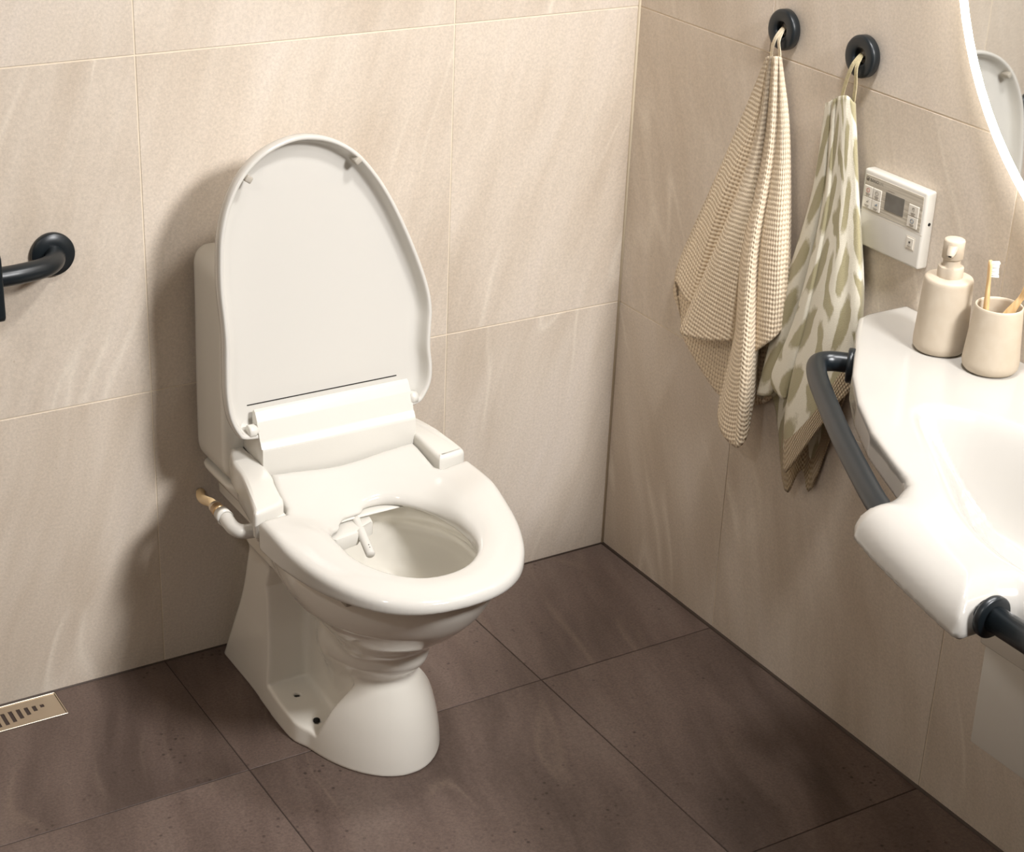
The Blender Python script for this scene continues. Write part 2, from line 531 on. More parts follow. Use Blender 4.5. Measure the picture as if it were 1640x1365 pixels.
# ------------------------------------------------------------------ toilet (local: X across, Y out from the wall, Z up)
XT = -0.762
def TW(V):
    V = np.asarray(V, float)
    return np.stack([V[:, 0] + XT, -V[:, 1], V[:, 2]], 1)
def tw(x, y, z): return (x + XT, -y, z)
def tmesh(me):
    me.transform(Matrix(((1, 0, 0, XT), (0, -1, 0, 0), (0, 0, 1, 0), (0, 0, 0, 1))))
    me.flip_normals()
    return me
toilet = empty('toilet', tw(0, 0.3, 0), 'white ceramic toilet with raised bidet seat lid', 'toilet')

def ell(x, y, a, b): return (np.sqrt((x / a) ** 2 + (y / b) ** 2) - 1) * np.minimum(a, b)
_spl = {}
def interp(z, zs, vs):
    key = (tuple(zs), tuple(vs))
    if key not in _spl:
        m = np.gradient(np.array(vs, float), np.array(zs, float))
        q = np.linspace(zs[0], zs[-1], 1500)
        i = np.clip(np.searchsorted(zs, q, side='right') - 1, 0, len(zs) - 2)
        a, b = np.array(zs)[i], np.array(zs)[i + 1]; h = b - a; t = (q - a) / h
        v0, v1, m0, m1 = np.array(vs)[i], np.array(vs)[i + 1], m[i], m[i + 1]
        _spl[key] = (q, (2 * t**3 - 3 * t**2 + 1) * v0 + (t**3 - 2 * t**2 + t) * h * m0 + (-2 * t**3 + 3 * t**2) * v1 + (t**3 - t**2) * h * m1)
    return np.interp(z, *_spl[key])

def toilet_body(x, y, z):
    ax = np.abs(x)
    # pedestal: two flat flanks that lean back to the wall, a rounded toe and a waist under the bowl
    zs = [-0.1, 0.0, 0.05, 0.10, 0.14, 0.17, 0.20, 0.24, 0.4]
    yf = interp(z, zs, [0.537, 0.537, 0.531, 0.517, 0.497, 0.479, 0.472, 0.470, 0.470])
    wf = interp(z, zs, [0.134, 0.134, 0.128, 0.115, 0.099, 0.084, 0.078, 0.076, 0.076])
    toe = ell(x, y - 0.30, wf, yf - 0.30)
    toe = smax(toe, z - 0.30, 0.02)
    wp = 0.134 + 0.02 * sstep(0.15, 0.40, z)
    flank = smax(ax - wp, (0.022 + 0.53 * z) - y, 0.012)
    flank = smax(flank, y - (0.36 + 0.10 * sstep(0.2, 0.36, z)), 0.03)
    flank = smax(flank, z - 0.40, 0.02)
    ped = smin(toe, flank, 0.03)
    # niche in each flank
    nb = [(0.243, 0.055), (0.247, 0.17), (0.262, 0.27), (0.292, 0.325), (0.315, 0.335), (0.36, 0.325), (0.46, 0.30), (0.50, 0.20), (0.44, 0.16), (0.415, 0.10), (0.395, 0.040), (0.34, 0.048)]
    nd = poly_sdf(y, z, nb) - 0.004
    niche = smax(nd, 0.058 - ax, 0.014)
    ped = smax(ped, -niche, 0.007)
    # trapway swelling on the inner wall of the niche
    trap = np.sqrt(((y - 0.36) / 0.10) ** 2 + ((z - 0.20) / 0.13) ** 2 + (x / 0.078) ** 2) - 1
    ped = smin(ped, trap * 0.07, 0.012)
    # bowl
    zb = [0.13, 0.17, 0.20, 0.23, 0.26, 0.29, 0.315, 0.34, 0.36, 0.39, 0.43]
    a = interp(z, zb, [0.040, 0.056, 0.067, 0.078, 0.092, 0.111, 0.132, 0.161, 0.171, 0.178, 0.182])
    a_front = interp(z, zb, [0.050, 0.064, 0.078, 0.096, 0.115, 0.135, 0.150, 0.163, 0.171, 0.178, 0.182])
    a = a + (a_front - a) * sstep(0.37, 0.52, y)
    f = interp(z, zb, [0.415, 0.445, 0.476, 0.512, 0.550, 0.588, 0.615, 0.638, 0.652, 0.668, 0.674])
    r = interp(z, zb, [0.36, 0.34, 0.33, 0.32, 0.30, 0.28, 0.26, 0.24, 0.22, 0.20, 0.19])
    band = 0.0045 * sstep(0.333, 0.341, z) * sstep(0.64, 0.50, y)
    a = a + band
    cy = r + (f - r) * 0.47
    by = np.where(y > cy, f - cy, cy - r)
    bowl = ell(x, y - cy, a, by)
    bowl = smax(bowl, z - 0.417, 0.012)
    bowl = smax(bowl, 0.15 - z, 0.03)
    # collar bulging out where the bowl meets the pedestal
    col = (np.sqrt((x / 0.078) ** 2 + ((y - 0.400) / 0.124) ** 2 + ((z - 0.196 - 0.20 * (y - 0.42)) / 0.046) ** 2) - 1) * 0.046
    body = smin(ped, bowl, 0.020)
    body = smin(body, col, 0.022)
    # shelf that carries the cistern
    sh = np.maximum(np.maximum(ax - 0.128, np.abs(y - 0.19) - 0.14), np.abs(z - 0.385) - 0.018)
    body = smin(body, sh - 0.010, 0.04)
    body = smax(body, -z, 0.004)
    # inside of the bowl: rim opening and a wider chamber under the rim
    zi = [0.16, 0.19, 0.24, 0.30, 0.35, 0.375, 0.39, 0.43]
    ai = interp(z, zi, [0.030, 0.044, 0.062, 0.098, 0.140, 0.149, 0.139, 0.133])
    fi = interp(z, zi, [0.385, 0.420, 0.480, 0.572, 0.622, 0.637, 0.630, 0.627])
    ri = interp(z, zi, [0.34, 0.32, 0.31, 0.30, 0.29, 0.29, 0.30, 0.305])
    ci = (fi + ri) / 2
    cav = ell(x, y - ci, ai, (fi - ri) / 2)
    cav = smax(cav, 0.185 - z, 0.05)
    body = smax(body, -cav, 0.010)
    # screw holes in the niche floors
    for hy in (0.285, 0.365):
        hole = np.maximum(np.sqrt((ax - 0.100) ** 2 + (y - hy) ** 2) - 0.0062, z - 0.2)
        hole = np.maximum(hole, 0.012 - z)
        body = np.maximum(body, -hole)
    return body
body = link('bowl', sdf_mesh(toilet_body, (-0.215, 0.0, -0.008), (0.215, 0.72, 0.435), 0.0034, TW), M['ceramic'], toilet)
for sx in (-1, 1):
    for hy in (0.285, 0.365):
        link('screw_hole', lathe_mesh([(0, 0), (0.0056, 0), (0.0056, 0.004), (0, 0.004)], tw(sx * 0.100, hy, 0.0395), sides=16), M['dark'], body)

# cistern
def cist(x, y, z):
    w = 0.166 + 0.004 * sstep(0.83, 0.5, z)
    d = np.maximum(np.abs(x) - w + 0.024, np.abs(y - 0.087) - 0.0775 + 0.024)
    q = np.sqrt(np.maximum(np.abs(x) - w + 0.026, 0) ** 2 + np.maximum(np.abs(y - 0.087) - 0.0775 + 0.026, 0) ** 2) + np.minimum(d, 0) - 0.026
    return smax(q, np.abs(z - 0.632) - 0.205, 0.040)
cistern = link('cistern', sdf_mesh(cist, (-0.185, 0.0, 0.415), (0.185, 0.18, 0.85), 0.005, TW), M['plastic'], toilet)
link('flush_button', lathe_mesh([(0, 0.005), (0.021, 0.005), (0.024, 0.002), (0.024, -0.004), (0, -0.004)], tw(0, 0.075, 0.838), sides=32), M['plastic_grey'], cistern)
def cistb(x, y, z):
    w = 0.165 - 0.055 * sstep(0.425, 0.335, z) ** 1.0
    rear = 0.012 + 0.10 * sstep(0.40, 0.33, z)
    d = smax(np.abs(x) - w, np.maximum(rear - y, y - (0.163 + 0.03 * sstep(0.42, 0.36, z))), 0.035)
    return smax(d, np.abs(z - 0.378) - 0.0445, 0.008)
link('cistern_base', sdf_mesh(cistb, (-0.185, 0.0, 0.325), (0.185, 0.205, 0.435), 0.005, TW), M['ceramic'], toilet)

# bidet unit: base under the arms, two arms, hinge housing
ARM_L = [(-0.136, 0.135), (-0.150, 0.140), (-0.166, 0.165), (-0.178, 0.198), (-0.183, 0.225), (-0.186, 0.26), (-0.195, 0.305), (-0.207, 0.350), (-0.212, 0.366), (-0.206, 0.372),
         (-0.180, 0.365), (-0.157, 0.358), (-0.150, 0.348), (-0.148, 0.332), (-0.143, 0.300), (-0.136, 0.262)]
ARM_R = [(0.153, 0.135), (0.165, 0.140), (0.184, 0.170), (0.195, 0.215), (0.202, 0.262), (0.208, 0.300), (0.210, 0.325), (0.203, 0.332),
         (0.180, 0.335), (0.160, 0.335), (0.155, 0.325), (0.153, 0.26)]
unit_poly = [(-0.205, 0.36), (-0.188, 0.30), (-0.176, 0.22), (-0.158, 0.165), (-0.135, 0.13), (0.145, 0.13), (0.165, 0.150), (0.186, 0.20), (0.197, 0.27), (0.201, 0.325), (0.15, 0.36), (-0.15, 0.37)]
def unit_f(x, y, z):
    d = poly_sdf(x, y, unit_poly)
    top = 0.466 - 0.038 * sstep(0.152, 0.138, np.abs(x)) * sstep(0.215, 0.235, y)
    return smax(smax(d, 0.423 - z, 0.010), z - top, 0.008)
unit = link('bidet_unit', sdf_mesh(unit_f, (-0.22, 0.11, 0.41), (0.22, 0.39, 0.50), 0.005, TW), M['plastic'], toilet)
def arm(poly, zt, zb):
    P = catmull(poly, 4, True)
    bm = bmesh.new()
    c = P.mean(0)
    def inset(d):
        n = len(P); out = []
        for i in range(n):
            tg = P[(i + 1) % n] - P[i - 1]; tg /= np.linalg.norm(tg) + 1e-9
            nr = np.array([-tg[1], tg[0]])
            if np.dot(nr, c - P[i]) < 0 and False: nr = -nr
            out.append(P[i] + nr * d)
        return out
    area = sum(P[i - 1][0] * P[i][1] - P[i][0] * P[i - 1][1] for i in range(len(P)))
    sg = 1 if area > 0 else -1
    rings = []
    for d, z in ((0.004, zb), (0.0, zb + 0.004), (0.0, zt - 0.009), (0.0006, zt - 0.0055), (0.0022, zt - 0.0026), (0.0046, zt - 0.0009), (0.0075, zt)):
        rings.append([bm.verts.new(tw(q[0], q[1], z - 0.12 * max(0, q[1] - 0.25))) for q in inset(sg * d)])
    for A, B in zip(rings, rings[1:]):
        for k in range(len(A)): bm.faces.new((A[k], A[(k + 1) % len(A)], B[(k + 1) % len(B)], B[k]))
    bm.faces.new(rings[0]); bm.faces.new(rings[-1])
    bmesh.ops.triangulate(bm, faces=[f for f in bm.faces if len(f.verts) > 4])
    return auto_sharp(bm_mesh(bm), 40)
link('side_arm', arm(ARM_L, 0.503, 0.452), M['plastic'], unit)
link('side_arm', arm(ARM_R, 0.503, 0.452), M['plastic'], unit)
HX0, HX1 = -0.140, 0.157
prof = [(0.135, 0.446), (0.2465, 0.446), (0.246, 0.528), (0.2445, 0.532), (0.236, 0.541), (0.2345, 0.5455), (0.231, 0.556), (0.225, 0.574), (0.2165, 0.590), (0.210, 0.594), (0.205, 0.588), (0.205, 0.547), (0.135, 0.545)]
hm = prism_mesh([(-q[0], q[1]) for q in prof], 'x', HX0 + XT, HX1 + XT, 0.0015, 2)
link('hinge_housing', auto_sharp(hm, 30), M['plastic'], unit)
hk = link('hinge_knuckle', lathe_mesh([(0, -0.010), (0.010, -0.010), (0.0115, -0.008), (0.0115, 0.002), (0.009, 0.004), (0.009, 0.008), (0, 0.008)], tw(HX0 - 0.006, 0.221, 0.560), 'x', 28), M['plastic'], unit)
link('hinge_knuckle', lathe_mesh([(0, -0.008), (0.0115, -0.008), (0.0115, 0.006), (0, 0.006)], tw(HX1 + 0.006, 0.221, 0.560), 'x', 28), M['plastic'], unit)

# seat
seat_half = [(0.0, 0.706), (0.045, 0.702), (0.085, 0.689), (0.122, 0.664), (0.152, 0.628), (0.175, 0.585), (0.193, 0.535), (0.205, 0.480), (0.211, 0.425), (0.212, 0.375), (0.209, 0.341)]
seat_poly = [tuple(p) for p in catmull(seat_half, 4)] + [(0.158, 0.341), (0.150, 0.330), (0.150, 0.248)]
left = [(-p[0], p[1]) for p in catmull(seat_half, 4)][1:]
seat_poly = left[::-1] + seat_poly + [(-0.131, 0.248), (-0.140, 0.30), (-0.145, 0.345), (-0.155, 0.364), (-0.20, 0.378)]
seat_poly = [p for p in seat_poly if not (p[0] < -0.19 and p[1] < 0.376)]
hole_poly = [tuple(p) for p in catmull([(0, 0.630), (0.045, 0.622), (0.080, 0.594), (0.101, 0.545), (0.107, 0.490), (0.101, 0.440), (0.093, 0.410), (0.081, 0.384), (0.063, 0.360), (0.043, 0.346), (0.024, 0.342),
             (0.004, 0.344), (-0.006, 0.355), (-0.020, 0.359), (-0.042, 0.362), (-0.056, 0.376), (-0.066, 0.392), (-0.086, 0.405), (-0.101, 0.440), (-0.107, 0.490), (-0.101, 0.545), (-0.080, 0.594), (-0.045, 0.622)], 3, True)]
def seat_f(x, y, z):
    do = poly_sdf(x, y, seat_poly)
    dh = poly_sdf(x, y, hole_poly)
    dd = ell(x, y - 0.49, 0.107, 0.140)                          # distance to a smooth oval for the dish
    reach = 0.035 + 0.060 * sstep(0.46, 0.34, y) + 0.02 * sstep(0.1, 0.0, np.abs(x) + np.maximum(y - 0.5, 0))
    dish = (0.022 + 0.030 * sstep(0.50, 0.37, y)) * np.exp(-np.maximum(dd, 0) / reach * 1.5) * (1 - 0.55 * sstep(0.50, 0.62, y))
    zt = 0.497 - 0.098 * np.maximum(y - 0.27, 0) + 0.012 * sstep(0.5, 0.7, y) * 0 - dish
    zt = zt - 0.012 * sstep(0.05, 0.0, -do) * sstep(0.42, 0.50, y) * 0.5
    zbm = 0.4265 + 0.0 * y
    f = smax(do, z - zt, 0.016)
    f = smax(f, zbm - z, 0.006)
    f = smax(f, -dh, 0.012)
    # hollow underneath so that the rim looks moulded
    return f
seat = link('seat', sdf_mesh(seat_f, (-0.23, 0.235, 0.418), (0.23, 0.72, 0.505), 0.0034, TW), M['plastic_gloss'], toilet)
link('seat_bumper', box_mesh(tw(-0.158, 0.575, 0.412), tw(-0.128, 0.595, 0.428), 0.003, 2), M['rubber'], seat)
link('seat_bumper', box_mesh(tw(0.128, 0.575, 0.412), tw(0.158, 0.595, 0.428), 0.003, 2), M['rubber'], seat)

# spray nozzle and its guard inside the bowl
nz = link('spray_nozzle', tube_mesh([tw(-0.0150, 0.340, 0.4215), tw(-0.0190, 0.360, 0.4190), tw(-0.0345, 0.4405, 0.4005), tw(-0.035, 0.443, 0.3997)], [0.0080, 0.0080, 0.0082, 0.0068], 24), M['plastic_gloss'], toilet)
for k in (0.004, 0.010):
    link('spray_hole', lathe_mesh([(0, 0), (0.0011, 0), (0.0011, 0.0008), (0, 0.0008)], tw(-0.0335 + k * 0.2, 0.4385 - k, 0.4086 + k * 0.24), sides=10), M['dark'], nz)
gd = prism_mesh([(XT - 0.088, -0.395), (XT - 0.080, -0.405), (XT - 0.034, -0.397), (XT - 0.030, -0.384), (XT + 0.004, -0.376), (XT + 0.010, -0.350), (XT - 0.088, -0.345)], 'z', 0.396, 0.4215, 0.003, 2)
link('nozzle_guard', auto_sharp(gd, 40), M['plastic'], toilet)

# lid: shallow tray standing against the cistern
LID = [(-0.160, 0.549), (-0.176, 0.562), (-0.188, 0.592), (-0.192, 0.632), (-0.190, 0.680), (-0.1875, 0.722), (-0.188, 0.762), (-0.190, 0.810), (-0.188, 0.860), (-0.182, 0.908), (-0.166, 0.957), (-0.140, 0.999),
       (-0.103, 1.030), (-0.060, 1.047), (-0.018, 1.0505), (0.028, 1.039), (0.071, 1.012), (0.105, 0.972), (0.133, 0.926), (0.160, 0.868), (0.184, 0.806), (0.199, 0.756), (0.2035, 0.718), (0.2005, 0.684),
       (0.198, 0.650), (0.2005, 0.618), (0.198, 0.588), (0.186, 0.564), (0.166, 0.549), (0.10, 0.546), (0.0, 0.546), (-0.10, 0.546)]
def lid_mesh():
    P = catmull(LID, 5, True); n = len(P)
    # smooth normals of the outline
    nr = []
    for i in range(n):
        tg = P[(i + 2) % n] - P[i - 2]; tg /= np.linalg.norm(tg)
        nr.append((tg[1], -tg[0]))
    nr = np.array(nr); c = P.mean(0)
    if np.dot(nr[0], P[0] - c) > 0: nr = -nr                      # point inwards
    bm = bmesh.new()
    def ring(ins, dep):
        out = []
        for p, q in zip(P, nr):
            x, z = p + q * ins
            out.append(bm.verts.new(tw(x, 0.235 - 0.1 * (z - 0.5) - dep, z - 0.1 * dep)))
        return out
    prof = [(0.030, 0.0300), (0.022, 0.0295), (0.0165, 0.0275), (0.0125, 0.0225), (0.0100, 0.0150), (0.0080, 0.0060), (0.0066, 0.0012), (0.0052, 0.0), (0.0018, 0.0), (0.0004, 0.0010),
            (-0.0014, 0.0090), (-0.0012, 0.0180), (0.0016, 0.0260), (0.0080, 0.0318), (0.020, 0.0340), (0.034, 0.0345)]
    rings = [ring(*q) for q in prof]
    for A, B in zip(rings, rings[1:]):
        for k in range(n): bm.faces.new((A[k], A[(k + 1) % n], B[(k + 1) % n], B[k]))
    fs = [bm.faces.new(rings[0]), bm.faces.new(rings[-1])]
    bmesh.ops.triangulate(bm, faces=fs)
    return auto_sharp(bm_mesh(bm), 50)
lid = link('lid', lid_mesh(), M['plastic_gloss'], toilet)
link('hinge_slot_shade', box_mesh(tw(-0.145, 0.1945, 0.5955), tw(0.143, 0.1960, 0.5970)), M['dark'], lid, smooth=False)  # dark strip painted on as the shadow in the lid's hinge gap
for bx, bz, rot in ((-0.128, 0.992, 0.6), (0.070, 0.998, -0.6)):
    y = 0.235 - 0.1 * (bz - 0.5)
    me = box_mesh((-0.006, -0.0105, -0.0055), (0.006, 0.0105, 0.0055), 0.002, 2)
    me.transform(Matrix.Translation(tw(bx, y - 0.008, bz)) @ Matrix.Rotation(rot, 4, 'Y'))
    link('lid_bumper', me, M['rubber'], lid)

# water connection on the left of the bidet unit
elb = catmull([tw(-0.196, 0.340, 0.438), tw(-0.218, 0.333, 0.437), tw(-0.226, 0.318, 0.437), tw(-0.227, 0.300, 0.438), tw(-0.226, 0.282, 0.440)], 5)
fit = link('hose_elbow', tube_mesh([tuple(p) for p in elb], 0.0125, 24), M['plastic_gloss'], toilet)
def disc(name, y0, y1, r, mat, par, z0=0.440, x0=-0.226):
    return link(name, lathe_mesh([(0, -y0), (r * 0.94, -y0), (r, -y0 - 0.001), (r, -y1 + 0.001), (r * 0.94, -y1), (0, -y1)], (XT + x0, 0, z0), 'y', 28), mat, par)
disc('elbow_collar', 0.284, 0.264, 0.0135, M['plastic'], fit)
disc('union_nut', 0.266, 0.244, 0.0118, M['brass'], fit)
disc('hose_ferrule', 0.246, 0.236, 0.0108, M['steel'], fit)
hs = catmull([tw(-0.226, 0.240, 0.440), tw(-0.224, 0.215, 0.437), tw(-0.212, 0.150, 0.410), tw(-0.185, 0.070, 0.374), tw(-0.158, 0.002, 0.343)], 6)
link('water_hose', tube_mesh([tuple(p) for p in hs], 0.0082, 20), M['hose'], toilet)
wg = prism_mesh([(XT - 0.228, -0.300), (XT - 0.232, -0.262), (XT - 0.224, -0.238), (XT - 0.214, -0.262), (XT - 0.214, -0.300)], 'z', 0.421, 0.427, 0.001, 1)
link('shutoff_lever', wg, M['plastic'], fit)

# ------------------------------------------------------------------ linear floor drain
dx0, dx1, dy0, dy1 = DRAIN
drain = empty('floor_drain', ((dx0 + dx1) / 2, (dy0 + dy1) / 2, 0), 'brushed steel linear floor drain with slotted cover at wall', 'drain')
link('channel', box_mesh((dx0 + 0.002, dy0 + 0.002, -0.03), (dx1 - 0.002, dy1 - 0.002, -0.012), 0), M['dark'], drain, smooth=False)
fr = [box_mesh((dx0, dy0, -0.012), (dx1, dy0 + 0.0022, 0.0016), 0.0004, 1), box_mesh((dx0, dy1 - 0.0022, -0.012), (dx1, dy1, 0.0016), 0.0004, 1),
      box_mesh((dx0, dy0, -0.012), (dx0 + 0.0022, dy1, 0.0016), 0.0004, 1), box_mesh((dx1 - 0.0022, dy0, -0.012), (dx1, dy1, 0.0016), 0.0004, 1)]
link('frame', join_meshes(fr), M['steel'], drain, smooth=False)
bars = []
ya, yb = dy0 + 0.003, dy1 - 0.003
x = dx1 - 0.003
sx = [dx1 - 0.034 - 0.0143 * k for k in range(46)]
prev = dx1 - 0.003
for k, s in enumerate(sx):
    hw = 0.0036
    mid = -0.045 - 0.008 * math.cos(k * 0.55)
    half = [0.0045, 0.0085, 0.0125, 0.0155, 0.0180, 0.0190, 0.0180, 0.0155, 0.0120, 0.0080][k % 10]
    mid = -0.036 - 0.0022 * (k % 10) if (k // 10) % 2 == 0 else -0.058 + 0.0022 * (k % 10)
    bars.append(box_mesh((s + hw, ya, -0.004), (prev, yb, 0.0)))
    bars.append(box_mesh((s - hw, ya, -0.004), (s + hw, max(ya + 0.002, mid - half), 0.0)))
    bars.append(box_mesh((s - hw, min(yb - 0.002, mid + half), -0.004), (s + hw, yb, 0.0)))
    prev = s - hw
bars.append(box_mesh((dx0 + 0.003, ya, -0.004), (prev, yb, 0.0)))
link('slotted_cover', join_meshes(bars), M['steel'], drain, smooth=False)

# ------------------------------------------------------------------ grab rail on the back wall
rail = empty('grab_rail', (-1.165, 0, 0.847), 'black bent grab rail with round flange on wall left of toilet', 'grab rail')
link('flange', lathe_mesh([(0, 0), (0.0365, 0), (0.0372, -0.003), (0.0372, -0.0085), (0.0355, -0.0115), (0.018, -0.0125), (0.0, -0.0125)], (-1.165, 0, 0.847), 'y', 56), M['black'], rail)
rp = catmull([(-1.163, -0.004, 0.847), (-1.166, -0.022, 0.847), (-1.176, -0.042, 0.847), (-1.198, -0.062, 0.8475), (-1.232, -0.073, 0.848), (-1.28, -0.077, 0.848), (-1.42, -0.078, 0.848), (-1.60, -0.078, 0.848), (-1.70, -0.070, 0.848), (-1.742, -0.04, 0.848), (-1.75, -0.004, 0.848)], 7)
link('rail_tube', tube_mesh([tuple(p) for p in rp], 0.0165, 28), M['black'], rail)
link('flange', lathe_mesh([(0, 0), (0.0365, 0), (0.0372, -0.003), (0.0372, -0.0085), (0.0355, -0.0115), (0.0, -0.0125)], (-1.75, 0, 0.848), 'y', 56), M['black'], rail)
pl = prism_mesh([(-0.122, 0.790), (-0.040, 0.790), (-0.030, 0.800), (-0.030, 0.896), (-0.040, 0.906), (-0.122, 0.906), (-0.128, 0.898), (-0.128, 0.798)], 'x', -1.312, -1.284, 0.004, 3)
link('holder_plate', auto_sharp(pl, 40), M['black'], rail)

# ------------------------------------------------------------------ ring hooks and towels
def hook(y, z, label):
    t = empty('towel_hook', (0, y, z), label, 'hook', 'black ring towel hooks')
    ri, ro = 0.0132, 0.0345
    pr = [(ri, -0.006), (ri + 0.0015, -0.0045), (ro - 0.002, -0.0035), (ro, -0.0055), (ro + 0.0002, -0.0165), (ro - 0.0015, -0.0195), (ro - 0.005, -0.0205), (ri + 0.006, -0.0205), (ri + 0.002, -0.0192), (ri, -0.0165)]
    link('ring', auto_sharp(lathe_mesh(pr, (0, y, z), 'x', 64, True), 50), M['black'], t)
    link('wall_post', lathe_mesh([(0, 0), (0.009, 0), (0.009, -0.006), (0, -0.006)], (0, y, z + 0.0225), 'x', 24), M['black'], t)
    link('hook_bar', tube_mesh([(0.0, y, z - 0.002), (-0.012, y, z - 0.003), (-0.016, y, z - 0.001)], 0.0028, 12), M['black'], t)
    return t
HZ = 1.2145
hook(-0.436, HZ, 'black ring hook holding the waffle towel, near the corner')
hook(-0.635, HZ, 'black ring hook holding the leaf patterned towel')

TOWEL_WAFFLE = [
    [(-0.0195,-0.4074,1.1608),(-0.018,-0.3618,1.0499),(-0.014,-0.2813,0.8755),(-0.012,-0.1956,0.6789),(-0.012,-0.2197,0.6205)],
    [(-0.022,-0.4103,1.1617),(-0.022,-0.3697,1.0546),(-0.022,-0.2945,0.883),(-0.022,-0.2069,0.6819)],
    [(-0.0245,-0.4179,1.1658),(-0.0273,-0.3931,1.0388),(-0.032,-0.3299,0.8593),(-0.032,-0.2696,0.6598)],
    [(-0.022,-0.4182,1.1657),(-0.022,-0.4002,1.0063),(-0.022,-0.3387,0.8127),(-0.022,-0.2769,0.6531)],
    [(-0.029,-0.4265,1.1683),(-0.0369,-0.4163,1.0125),(-0.05,-0.3605,0.8119),(-0.05,-0.2735,0.6057)],
    [(-0.0305,-0.4316,1.1696),(-0.0401,-0.4335,1.0176),(-0.056,-0.4065,0.8278),(-0.056,-0.3579,0.622)],
    [(-0.028,-0.4319,1.1694),(-0.0348,-0.4355,1.0175),(-0.046,-0.4306,0.8341),(-0.046,-0.4212,0.6428)],
    [(-0.0215,-0.4258,1.1674),(-0.0209,-0.4224,1.0122),(-0.02,-0.41,0.8235),(-0.02,-0.41,0.6312)],
    [(-0.0305,-0.4364,1.1707),(-0.0356,-0.4448,1.009),(-0.0492,-0.431,0.823),(-0.056,-0.4427,0.66),(-0.056,-0.415,0.4922)],
    [(-0.036,-0.4494,1.1742),(-0.0444,-0.4683,1.0165),(-0.0668,-0.4757,0.8403),(-0.078,-0.493,0.6588),(-0.078,-0.4965,0.4666)],
    [(-0.0315,-0.4506,1.174),(-0.0372,-0.4746,1.0174),(-0.0524,-0.4771,0.8386),(-0.06,-0.5025,0.6469),(-0.06,-0.5105,0.5017)],
    [(-0.0215,-0.4404,1.1708),(-0.0209,-0.4589,1.0111),(-0.02,-0.4543,0.8261),(-0.02,-0.467,0.6319)],
    [(-0.029,-0.4508,1.1739),(-0.0369,-0.4775,1.0182),(-0.05,-0.4793,0.8389),(-0.05,-0.4884,0.6445)],
    [(-0.031,-0.455,1.1739),(-0.0412,-0.5002,1.025),(-0.058,-0.5297,0.8567),(-0.058,-0.5425,0.6919)],
    [(-0.0253,-0.45,1.1712),(-0.0289,-0.492,1.0652),(-0.035,-0.5284,0.9097),(-0.035,-0.5569,0.7169)],
    [(-0.019,-0.4429,1.1679),(-0.0156,-0.4767,1.0486),(-0.01,-0.4985,0.8854),(-0.01,-0.5287,0.6598)],
    [(-0.0185,-0.4324,1.1665),(-0.0145,-0.4465,1.0069),(-0.008,-0.4506,0.7994),(-0.008,-0.503,0.5505)],
    [(-0.0195,-0.4238,1.1646),(-0.0167,-0.409,0.9854),(-0.012,-0.3742,0.7623),(-0.012,-0.3757,0.4991)],
    [(-0.0195,-0.4107,1.1615),(-0.0167,-0.363,0.9955),(-0.012,-0.2787,0.7673),(-0.012,-0.2427,0.5705)]]
TOWEL_LEAF = [
    [(-0.0195,-0.5734,1.1228),(-0.0167,-0.5626,0.9513),(-0.012,-0.5143,0.7627),(-0.012,-0.482,0.5427)],
    [(-0.0253,-0.5784,1.1237),(-0.0289,-0.5731,0.9562),(-0.035,-0.5354,0.774),(-0.035,-0.4949,0.5627)],
    [(-0.028,-0.5898,1.1311),(-0.0348,-0.5982,0.9646),(-0.046,-0.5725,0.7656),(-0.046,-0.5447,0.5852)],
    [(-0.0235,-0.5905,1.1328),(-0.0252,-0.6017,0.9533),(-0.028,-0.5785,0.7413),(-0.028,-0.5333,0.6163)],
    [(-0.0302,-0.5979,1.1354),(-0.0352,-0.6096,0.9571),(-0.0484,-0.5914,0.7612),(-0.055,-0.554,0.6297),(-0.055,-0.5619,0.6025)],
    [(-0.032,-0.6054,1.1396),(-0.0433,-0.6291,0.9642),(-0.062,-0.6256,0.7645),(-0.062,-0.5987,0.6008)],
    [(-0.026,-0.6045,1.1408),(-0.0305,-0.6242,0.9609),(-0.038,-0.6167,0.7454),(-0.038,-0.5849,0.5902)],
    [(-0.0328,-0.6132,1.1448),(-0.0392,-0.6291,0.9636),(-0.0564,-0.6257,0.7635),(-0.065,-0.6117,0.6067),(-0.065,-0.622,0.4704)],
    [(-0.036,-0.6267,1.1506),(-0.0444,-0.6602,0.9739),(-0.0668,-0.6876,0.7879),(-0.078,-0.6935,0.6429),(-0.078,-0.6845,0.55)],
    [(-0.034,-0.6364,1.1518),(-0.0412,-0.6789,0.9791),(-0.0604,-0.7191,0.8095),(-0.07,-0.7303,0.7025),(-0.07,-0.7268,0.6316)],
    [(-0.029,-0.6476,1.1427),(-0.0369,-0.6948,0.9834),(-0.05,-0.7424,0.8382),(-0.05,-0.7492,0.6808)],
    [(-0.0195,-0.6377,1.1371),(-0.0167,-0.672,0.9736),(-0.012,-0.7014,0.8172),(-0.012,-0.7085,0.6825)],
    [(-0.0195,-0.6258,1.1351),(-0.018,-0.6512,0.9674),(-0.014,-0.6634,0.7583),(-0.012,-0.6401,0.5468),(-0.012,-0.6424,0.4335)],
    [(-0.0215,-0.6132,1.1321),(-0.0212,-0.6277,0.9607),(-0.0204,-0.6287,0.7467),(-0.02,-0.62,0.5399),(-0.02,-0.6192,0.4625)],
    [(-0.024,-0.6011,1.1293),(-0.0252,-0.6093,0.9556),(-0.0284,-0.5967,0.7363),(-0.03,-0.5823,0.5259),(-0.03,-0.5924,0.4108)],
    [(-0.0195,-0.5811,1.1237),(-0.0167,-0.5769,0.9445),(-0.012,-0.5432,0.7137),(-0.012,-0.516,0.5567)]]

